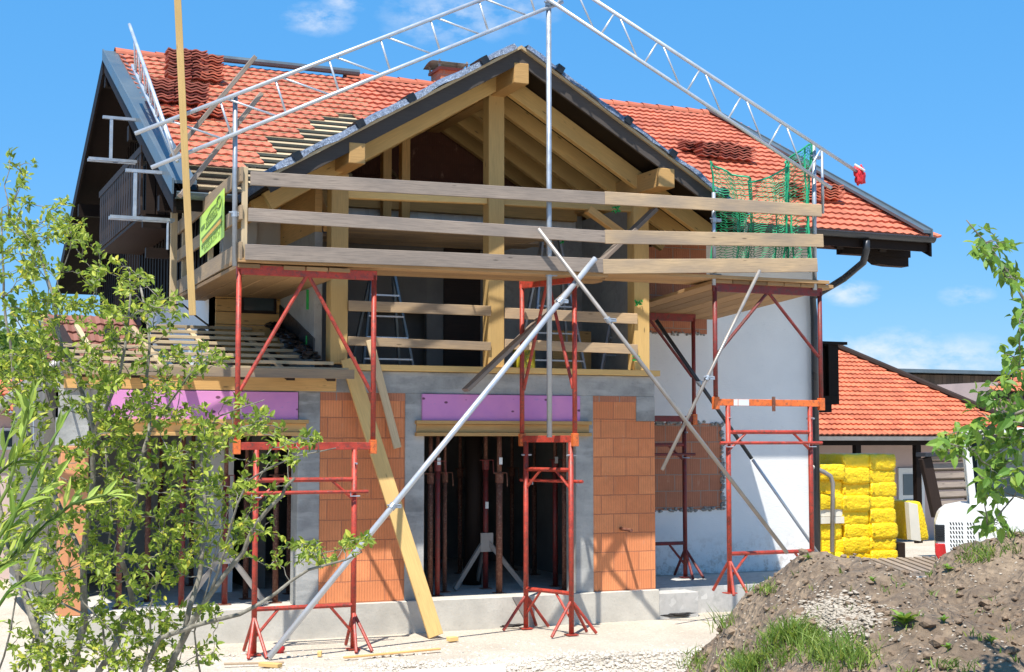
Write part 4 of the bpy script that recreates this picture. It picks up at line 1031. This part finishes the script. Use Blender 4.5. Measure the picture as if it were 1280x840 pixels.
m=MB();tiles(m,(a.x,15,a.z),(1,0,0),Vector((0,1,.5)).normalized(),Vector((0,-.5,1)).normalized(),20,5,.3,.33,lambda c,r_,p:p.x<a.x+(p.y-15)*1.9)
MB().prism([(a.x,15,a.z-.02),(a.x+5,15,a.z-.02),(a.x+6,16.6,a.z+.78),(a.x+3,16.6,a.z+.78)],(0,0,-.05)).build('roof',M['brown'],t);m.build('roof_tiles',M['tile2'],t)
MB().box(a.x-.05,a.x+5,14.85,14.95,a.z-.22,a.z-.03).build('fascia',M['brown'],t);MB().box(a.x+.8,a.x+5,15.8,18,-.2,a.z+.3).build('wall',M['pinkplaster'],t)
# neighbour at far left
t=thing('neighbour_house','pinkish rendered neighbouring house with window behind the left bush','house',(-14,12,0))
a=at(-60,515,Y=9);b_=at(100,512,Y=9)
m=MB().box(a.x,b_.x,9,15,-.2,a.z);m.build('wall',M['pinkplaster'],t)
m=MB();tiles(m,(a.x,8.6,a.z+.0),(1,0,0),Vector((0,1,.5)).normalized(),Vector((0,-.5,1)).normalized(),int((b_.x-a.x)/.3)+1,4,.3,.33);m.build('roof_tiles',M['tile'],t)
p=at(0,535,Y=9);q=at(38,562,Y=9);w=MB().box(p.x,q.x,8.95,9.0,q.z,p.z).build('window',M['whitepaint'],t);MB().box(p.x+.05,(p.x+q.x)/2-.03,8.93,8.949,q.z+.05,p.z-.05).box((p.x+q.x)/2+.03,q.x-.05,8.93,8.949,q.z+.05,p.z-.05).build('pane',M['glass'],w)
t=thing('brown_roofed_annex','annex with brown tiled roof behind the pent roof at the left','outbuilding',(-8,9,0))
a=at(60,440,Y=5.0);b_=at(205,452,Y=5.0)
m=MB();tiles(m,(a.x,5.0,a.z-.25),(1,0,0),Vector((0,1,.7)).normalized(),Vector((0,-.7,1)).normalized(),int((-5.7-a.x)/.25),6,.25,.26);m.build('roof_tiles',M['tilebrown'],t)
MB().prism([(a.x,5.0,a.z-.27),(-5.7,5.0,a.z-.27),(-5.7,6.3,a.z+.62),(a.x,6.3,a.z+.62)],(0,0,-.05)).build('roof',M['brown'],t);MB().box(a.x+.1,-5.6,5.4,6.3,-.2,a.z).build('wall',M['white'],t)
# slatted frame
t=thing('slatted_frame','dark brown slatted wooden steps propped up behind the white digger','wooden frame',at(1180,640,Y=6.5))
P0=at(1156,572,Y=6.4);Q0=at(1172,645,Y=6.4)
MB().bar(P0,Q0,.25,.12,(0,1,0)).build('side_rail',M['brown2'],t,bevel=.01);MB().bar(P0+Vector((1.35,0,0)),Q0+Vector((1.2,0,0)),.12,.12,(0,1,0)).build('side_rail',M['brown2'],t,bevel=.01)
for k in range(7):
    p=P0.lerp(Q0,k/6.3)+Vector((.12,.05,-.02));MB().bar(p,p+Vector((1.2,0,.02)),.2,.12,(0,.3,1)).build('slat',M['old'],t,bevel=.008)
MB().bar(P0+Vector((-.1,0,.06)),P0+Vector((1.5,0,.08)),.3,.08).build('top_board',M['gutter'],t)
# excavator (local axes: x right along the camera's right, y away)
E_=CAM+FH*22+rt*((1166-640)/F*22);t=thing('compact_digger','white compact digger parked behind the soil heap, louvred engine cover facing left','digger',(E_.x,E_.y,0),-YAW-R(15))
def lb(name,mb,mat,**k): return mb.build(name,M[mat],t,local=True,**k)
hood=MB();prof=[(0.02,.35),(0.0,.7),(.0,1.12),(.05,1.27),(.16,1.36),(.4,1.41),(1.9,1.41),(1.9,.35)]
hood.prism([(x,0,z) for x,z in prof],(0,1.1,0));lb('engine_cover',hood,'whitepaint',bevel=.03)
m=MB();m.box(.17,.58,-.012,-.004,.55,1.20);gl=lb('louvre_panel',m,'whitepaint',bevel=.004)
m=MB()
for r_ in range(9):
    for c in range(9):
        if c==5: continue
        x=.20+c*.041;z=1.14-r_*.065;m.prism([(x,-.0135,z),(x+.014,-.0135,z-.04),(x+.032,-.0135,z-.04),(x+.018,-.0135,z)],(0,-.003,0))
lb('louvres',m,'black')['kind']='stuff'
m=MB()
for k in range(7): m.box(-.012,.13,-.016,.3,.86+k*.035,.88+k*.035)
m.box(-.006,.125,-.01,.3,.85,1.10);lb('side_grille',m,'black')
lb('tail_lamp',MB().prism([(-.014,-.02,.82),(-.014,-.02,.66),(.05,-.02,.55),(.16,-.02,.55),(.13,-.02,.82)],(0,.3,0)),'redlamp',bevel=.01)
lb('handle',MB().bar((.62,-.02,.93),(.62,-.02,1.0),.02,.02,(0,1,0)),'black')
m=MB();m.bar((.55,.1,1.41),(.47,.1,2.45),.10,.08,(0,1,0));m.bar((1.9,.1,1.41),(1.7,.1,2.45),.09,.08,(0,1,0));m.bar((.55,1.0,1.41),(.47,1.0,2.45),.1,.08,(0,1,0));m.bar((1.9,1.0,1.41),(1.7,1.0,2.45),.1,.08,(0,1,0));m.box(.4,1.85,.02,1.1,2.45,2.55);m.bar((.5,.1,1.46),(1.9,.1,1.46),.1,.12)
cab=lb('cab',m,'whitepaint',bevel=.015)
m=MB();m.box(.62,1.75,.12,.135,1.5,2.42).box(.55,1.8,.99,1.005,1.5,2.42)
o=m.build('cab_window',M['glass'],cab,local=True)
m=MB();m.box(.8,1.2,.4,.8,1.42,1.5).box(.8,.9,.4,.8,1.5,2.0);o=m.build('seat',M['black'],cab,local=True)
m=MB();m.tube([(0.05,-.05,.28),(1.9,-.05,.28)],.28,14);m.tube([(0.05,1.0,.28),(1.9,1.0,.28)],.28,14);lb('track',m,'black')
# ------------------------------------------------------------------ vegetation
def leaf(mb,p,d,n,L,W,r=None,fold=.25):
    d=d.normalized();s=d.cross(n)
    if s.length<1e-3:s=d.orthogonal()
    s.normalize();n=s.cross(d)
    q=[p,p+d*L*.35+s*W*.5+n*W*fold,p+d*L*.35-s*W*.5+n*W*fold,p+d*L*.38,p+d*L*.72+s*W*.36+n*W*.1,p+d*L*.72-s*W*.36+n*W*.1,p+d*L*.74-n*L*.04,p+d*L-n*L*.12]
    mb.add(q,[(0,3,1),(0,2,3),(3,6,4,1),(3,2,5,6),(6,7,4),(6,5,7)],None,rnd.random() if r is None else r)
def rv(): 
    while True:
        v=Vector((rnd.uniform(-1,1),rnd.uniform(-1,1),rnd.uniform(-1,1)))
        if .05<v.length<1:return v.normalized()
def make_tree(name,label,cat,base,limbs,regions,D,leafL,leafmat,jit=.5,per=(5,8),tw=.006,droop=0.,rosette=True,group=None):
    t=thing(name,label,cat,base);tr=MB();nodes=[]
    for pts,w0,w1 in limbs:
        P=[Vector(p) for p in pts];Q=[]
        for a,b in zip(P,P[1:]):
            k=max(2,int((b-a).length/.12))
            for i in range(k): Q.append(a.lerp(b,i/k)+Vector((noise.noise(a*3+Vector((i*.4,0,0)))*.03,noise.noise(a*3+Vector((0,i*.4,5)))*.03,0)))
        Q.append(P[-1]);rad=[w0+(w1-w0)*i/(len(Q)-1) for i in range(len(Q))]
        tr.tube(Q,rad,8);nodes+=[(q,0) for q in Q]
    tr.build('trunk',M['bark'],t,smooth=True)
    cr=MB();tg_=MB()
    att=[]
    for cx,cy,rx,ry,n in regions:
        for _ in range(n):
            a=rnd.random()*2*math.pi;q=math.sqrt(rnd.random())
            att.append(at(cx+rx*q*math.cos(a),cy+ry*q*math.sin(a),D=D+rnd.uniform(-jit,jit)))
    rnd.shuffle(att)
    att.sort(key=lambda p:min((p-n0[0]).length for n0 in nodes[::4]))
    for p in att:
        best=min(nodes,key=lambda n0:(n0[0]-p).length+ (0.15 if n0[0].z>p.z+.05 else 0))
        a=best[0];v=p-a;L=v.length
        if L<.04: continue
        mid=a.lerp(p,.5)+Vector((rnd.uniform(-.12,.12)*L,rnd.uniform(-.12,.12)*L,rnd.uniform(-.02,.12)*L))
        Q=[a,a.lerp(mid,.5)+rv()*.01,mid,mid.lerp(p,.5)+rv()*.01,p]
        rr=min(tw*2.2,tw*(.7+L*1.2))
        tg_.tube(Q,[rr,rr*.85,rr*.7,rr*.5,rr*.35],5);nodes+=[(Q[2],1),(p,1)] if L>.15 else [(p,1)]
        dirv=(p-mid).normalized()
        for e,kk in ((p,1),(mid,.45) if L>.12 else (p,0),(Q[3],.5)):
            for _ in range(int(rnd.randint(*per)*kk)):
                d=(dirv*.6+rv()*1.0+Vector((0,0,.25-droop))).normalized();up=(Vector((-.2,-.4,.9))+rv()*.7).normalized()
                l=leafL*rnd.uniform(.6,1.15);leaf(cr,e+rv()*leafL*.4,d,up,l,l*.48)
    tg_.build('twigs',M['bark'],t,smooth=True);cr.build('crown',M[leafmat],t)
    return t
def PX(lst,D): return [at(x,y,D=D+dz) for x,y,dz in lst]
D=8.0
base=at(95,960,D=D)
limbs=[(PX([(75,1120,0),(66,900,0),(52,800,.05),(28,735,.1),(12,690,.1),(-5,600,.3)],D),.032,.016),
 (PX([(90,1120,0),(92,850,0),(103,780,0),(107,700,-.05),(110,640,-.1),(114,600,-.1),(118,540,-.15),(100,480,-.1),(82,435,0),(66,370,.1),(45,300,.2)],D),.030,.006),
 (PX([(100,1120,.2),(122,845,.2),(150,800,.2),(166,755,.3),(150,695,.2),(165,655,.1),(176,600,.0),(184,540,.1),(186,470,.1),(188,430,.1),(176,360,.2)],D),.028,.006),
 (PX([(180,1120,-.3),(208,840,-.3),(226,800,-.3),(262,745,-.4),(300,690,-.4),(320,650,-.45),(352,620,-.5),(368,598,-.5)],D),.027,.008),
 (PX([(160,900,-.4),(195,798,-.4),(250,780,-.5),(300,768,-.5),(345,742,-.5),(390,712,-.5),(430,700,-.55),(452,690,-.6)],D),.016,.004),
 (PX([(226,800,-.3),(250,720,-.2),(258,660,-.1),(255,600,0),(250,540,0)],D),.016,.006),
 (PX([(107,700,-.05),(70,620,.2),(40,560,.3),(20,480,.4),(8,400,.4),(2,260,.4)],D),.014,.005),
 (PX([(184,540,.1),(215,500,0),(235,470,-.1),(270,440,-.2)],D),.009,.003),
 (PX([(118,540,-.15),(150,470,-.2),(160,400,-.2),(162,340,-.1)],D),.011,.004),
 (PX([(28,735,.1),(90,760,-.2),(150,790,-.3),(200,830,-.3)],D),.008,.004),
 (PX([(250,540,0),(275,520,0),(330,500,-.2)],D),.007,.003),
 (PX([(130,1120,.4),(140,850,.4),(128,740,.4),(140,640,.3),(132,560,.3)],D),.010,.004),(PX([(40,1120,.5),(30,850,.5),(48,760,.4),(58,680,.4),(66,600,.3)],D),.011,.004),(PX([(200,1120,.3),(196,850,.3),(186,760,.2),(205,690,.2),(214,610,.1)],D),.010,.004),(PX([(240,1120,0),(252,850,0),(245,790,-.1),(268,700,-.2),(290,620,-.2)],D),.009,.003),(PX([(0,1120,.4),(-5,850,.4),(12,790,.3),(20,740,.3),(60,690,.2)],D),.010,.004),(PX([(150,1120,-.5),(166,850,-.5),(140,790,-.4),(90,740,-.3),(70,690,-.3)],D),.009,.003),
 (PX([(262,745,-.4),(310,600,-.5),(370,570,-.6),(420,560,-.6)],D),.008,.003)]
regs=[(25,210,18,22,6),(60,270,50,40,22),(20,330,40,60,38),(75,330,50,60,52),(150,370,40,45,34),(100,430,80,60,80),(205,395,30,30,16),(30,480,50,70,80),(150,490,70,50,72),(235,460,40,30,16),(270,440,20,15,6),
 (200,560,85,60,100),(100,600,90,60,105),(290,530,50,35,24),(330,560,60,30,16),(380,552,20,10,5),(60,690,80,60,74),(170,680,80,60,84),(255,650,55,60,40),(330,600,40,30,8),(360,690,45,24,11),(420,690,35,22,12),(215,770,60,30,26),(110,790,110,50,85),(60,820,70,20,30),(190,820,90,20,30),(455,680,10,8,4),(300,650,40,50,26)]
make_tree('small_tree','slender multi stemmed bush with small light green leaves in the left foreground','bush',base,limbs,regs,D,.047,'leaf',.75,(6,9),.0036)
# willow shoots, nearer
D=5.0
def shoots(name,label,cat,stems,leafL,mat,D,n=26):
    t=thing(name,label,cat,stems[0][0]);tr=MB();cr=MB()
    for P in stems:
        tr=MB();tr.tube(P,[.006]*(len(P)-1)+[.002],6)
        for i in range(n):
            k=rnd.uniform(.15,1);s=k*(len(P)-1);a=int(min(s,len(P)-2));p=P[a].lerp(P[a+1],s-a);d=(P[a+1]-P[a]).normalized()
            leaf(cr,p,(d*1.0+rv()*.75),(Vector((-.2,-.5,.8))+rv()*.5).normalized(),leafL*rnd.uniform(.6,1.1),leafL*.17,fold=.15)
        tr.build('stem',M['grass'],t,smooth=True)
    cr.build('crown',M[mat],t);return t
st=[PX(l,D) for l in ([(-60,900,0),(-20,740,0),(20,640,0),(60,560,0),(92,505,.1)],[(-60,860,0),(-10,720,.1),(40,670,.1),(90,630,.1),(140,617,.1)],[(-80,800,0),(-30,680,0),(10,610,0),(30,540,0),(40,500,0)],[(-60,800,.3),(-20,640,.3),(0,580,.3),(20,520,.3)],[(-60,900,0),(-30,800,0),(10,740,0),(35,720,0)],[(-80,760,0),(-20,700,0),(20,640,0),(70,600,0)],[(-80,700,0),(-40,630,0),(0,590,0),(25,570,0)],[(-70,820,.0),(-20,720,.0),(30,690,.1),(60,650,.1)])]
shoots('willow_shrub','willow shrub with long narrow yellow green leaves at the lower left corner','shrub',st,.115,'willow',D,17)
# plum tree at right
D=7.0
limbs=[(PX([(1480,1100,0),(1470,800,0),(1450,620,0),(1420,480,0),(1370,360,0)],D),.07,.03),
 (PX([(1420,500,0),(1340,450,0),(1290,400,0),(1268,350,0),(1240,310,0),(1208,275,0)],D),.014,.003),
 (PX([(1450,620,0),(1360,560,0),(1290,510,0),(1240,530,.05),(1200,560,.1),(1172,545,.1)],D),.014,.003),
 (PX([(1430,540,0),(1340,500,-.1),(1290,470,-.1),(1255,450,-.1)],D),.012,.003),
 (PX([(1450,640,0),(1340,640,0),(1270,620,0),(1240,655,0)],D),.010,.003)]
regs=[(1225,295,14,14,5),(1248,318,14,22,9),(1266,345,12,22,11),(1280,390,8,22,6),(1276,455,8,10,3),(1262,440,14,10,5),(1255,500,38,28,20),(1215,545,33,24,16),(1262,560,30,35,18),(1190,550,20,14,8),(1260,610,28,30,10),(1236,600,18,22,6),(1240,655,12,12,4),(1310,500,40,100,25)]
make_tree('plum_tree','fruit tree branches with larger drooping green leaves at the right edge','tree',PX([(1480,1100,0)],D)[0],limbs,regs,D,.078,'plum',.4,(3,5),.004,droop=.7)
# far trees at left
def far_tree(px,py,Y,rx,rz,label):
    c=at(px,py,Y=Y);t=thing('broadleaf_tree',label,'tree',(c.x,Y,0),0,'background trees at the left');MB().tube([(c.x,Y,-.2),(c.x+.1,Y,c.z*.6),(c.x,Y,c.z)],[.2,.14,.06],8).build('trunk',M['bark'],t)
    cr=MB()
    for k in range(60):
        cc_=Vector((c.x,Y,c.z))+Vector((rnd.gauss(0,.45)*rx,rnd.gauss(0,.45)*rx,rnd.gauss(0,.45)*rz))
        for _ in range(34): leaf(cr,cc_+rv()*rnd.random()*.5,rv(),(Vector((0,-.3,.9))+rv()*.8).normalized(),.2,.12)
    cr.build('crown',M['farleaf'],t)
far_tree(-30,470,14,3.2,1.4,'dark green tree left of the pent roof, nearer the edge');far_tree(45,462,18,1.6,1.0,'dark green tree just left of the annex roof')
# grass and weeds
gm=MB()
def tuft(p,n,L,spread):
    for _ in range(n):
        b=p+Vector((rnd.gauss(0,spread),rnd.gauss(0,spread),0));d=Vector((rnd.gauss(0,.35),rnd.gauss(0,.35),1)).normalized();l=L*rnd.uniform(.5,1.1);w_=.003+.002*rnd.random()
        s=d.cross(Vector((rnd.random()-.5,rnd.random()-.5,.1))).normalized()*w_;bend=Vector((rnd.gauss(0,.35),rnd.gauss(0,.35),-.15))*l
        a=b+d*l*.5+bend*.25;c=b+d*l+bend
        gm.add([b-s,b+s,a+s*.8,a-s*.8,c],[(0,1,2,3),(3,2,4)],None,rnd.random())
for cx,cy,sx,sy,n,L in ((903,775,16,18,48,.20),(880,830,25,12,26,.13),(930,835,30,10,30,.15),(1000,800,32,14,44,.16),(1040,822,40,12,50,.16),(970,820,30,14,26,.13),(1240,695,30,12,22,.12),(1262,668,18,8,12,.12),(1180,838,60,6,10,.08),(905,760,10,8,8,.13),(960,742,14,6,6,.1)):
    for _ in range(n):
        p=mound_at(rnd.gauss(cx,sx*.6),rnd.gauss(cy,sy*.6))
        if p and rnd.random()<.62: tuft(p,20,L,.05)
for _ in range(60):
    p=mound_at(rnd.uniform(860,1280),rnd.uniform(700,838))
    if p: tuft(p,5,.07,.02)
tag(gm.build('grass',M['grass']),'green grass tufts growing on the soil heap','grass',kind='stuff')
def weed(px,py,n,L,label):
    p=mound_at(px,py)
    if not p:return
    t=thing('weed',label,'weed',p);m=MB()
    for i in range(n):
        a=i*2.4+rnd.random();d=Vector((math.cos(a),math.sin(a),rnd.uniform(.3,1.2)));leaf(m,p+Vector((0,0,.01+.1*rnd.random()*L/.1*.3)),d,Vector((0,0,1)),L*rnd.uniform(.7,1.1),L*.4)
    m.build('leaves',M['plum'],t);MB().tube([p,p+Vector((0,0,L*.8))],.004,5).build('stem',M['grass'],t)
for px,py,n,L,lb_ in ((1130,785,16,.11,'leafy green weed growing on the middle of the soil heap'),(1090,730,9,.05,'small weed right of the heap crest'),(1185,715,10,.06,'small weed near the digger side of the heap'),(1180,780,10,.05,'small weed on the bare right slope'),(1185,815,10,.05,'low weed close to the bottom right'),(1240,805,9,.05,'low weed at the lower right edge'),(1010,700,8,.05,'small weed on the heap top beside the trestle'),(1050,695,10,.07,'upright weed on the left crest of the heap')):
    weed(px,py,n,L,lb_)
# ------------------------------------------------------------------ world, sun, camera
w=bpy.data.worlds.new('World');scene.world=w;w.use_nodes=True;nt=w.node_tree;bg=nt.nodes['Background']
sd=Vector((-.24,-.30,.76)).normalized();el=math.asin(sd.z);az=math.atan2(sd.x,sd.y)
sky=nt.nodes.new('ShaderNodeTexSky');sky.sky_type='NISHITA';sky.sun_disc=False;sky.sun_elevation=el;sky.sun_rotation=az%(2*math.pi);sky.ozone_density=3.0;sky.air_density=1.0;sky.dust_density=.4
tc=nt.nodes.new('ShaderNodeTexCoord')
def vm(op,a_,b_=None,out=0):
    n_=nt.nodes.new('ShaderNodeVectorMath');n_.operation=op
    for i_,x_ in enumerate((a_,b_)):
        if x_ is None: continue
        if isinstance(x_,(tuple,Vector)): n_.inputs[i_].default_value=tuple(x_)
        else: nt.links.new(x_,n_.inputs[i_])
    return n_.outputs['Value'] if op in('LENGTH','DOT_PRODUCT') else n_.outputs[0]
def fm(op,a_,b_):
    n_=nt.nodes.new('ShaderNodeMath');n_.operation=op
    for i_,x_ in enumerate((a_,b_)):
        if isinstance(x_,(int,float)): n_.inputs[i_].default_value=x_
        else: nt.links.new(x_,n_.inputs[i_])
    return n_.outputs[0]
dirn=vm('NORMALIZE',tc.outputs['Generated'])
mask=None
for px,py,rx,am in ((398,24,.030,1.0),(560,22,.055,.8),(645,14,.04,.6),(1062,366,.026,1.1),(1208,370,.022,.7),(1110,450,.06,1.2),(1200,452,.05,.9),(25,405,.05,.7),(430,4,.02,.8)):
    d_=ray(px,py).normalized();q_=vm('MULTIPLY',vm('SUBTRACT',dirn,d_),(1,1,2.3));l_=vm('LENGTH',q_)
    v_=fm('MULTIPLY',fm('MAXIMUM',fm('SUBTRACT',1.0,fm('DIVIDE',l_,rx)),0.0),am)
    mask=v_ if mask is None else fm('MAXIMUM',mask,v_)
n1=noise_t(nt,vm('MULTIPLY',dirn,(1,1,2.0)),34,8,.62)
cf=ramp(nt,fm('MULTIPLY',fm('MINIMUM',fm('MULTIPLY',mask,1.3),1.0),ramp(nt,n1,[(.36,0),(.72,1)])),[(.05,0),(.8,.7)])
hs=nt.nodes.new('ShaderNodeHueSaturation');hs.inputs['Saturation'].default_value=1.25;nt.links.new(sky.outputs[0],hs.inputs['Color'])
base_=mixc(nt,.66,hs.outputs[0],(.55,2.55,5.6))
mc=mixc(nt,cf,base_,(5.4,5.7,6.1))
nt.links.new(mc,bg.inputs['Color']);bg.inputs['Strength'].default_value=.115
sl=bpy.data.lights.new('sun','SUN');sl.energy=5.0;sl.angle=R(.53);sl.color=(1,.955,.88);so=bpy.data.objects.new('sun',sl);COL.objects.link(so);so.rotation_euler=(-sd).to_track_quat('-Z','Y').to_euler();so.location=(0,0,30)
cd=bpy.data.cameras.new('camera');co=bpy.data.objects.new('camera',cd);COL.objects.link(co);cd.sensor_width=36;cd.lens=F/1280*36;cd.clip_end=2000;cd.clip_start=.1
co.location=CAM;co.rotation_euler=Matrix((rt,up_,-fw)).transposed().to_euler();scene.camera=co
scene.view_settings.view_transform='Standard';scene.view_settings.look='None';scene.view_settings.exposure=.62;scene.view_settings.gamma=1
scene.cycles.max_bounces=6;scene.cycles.use_denoising=True
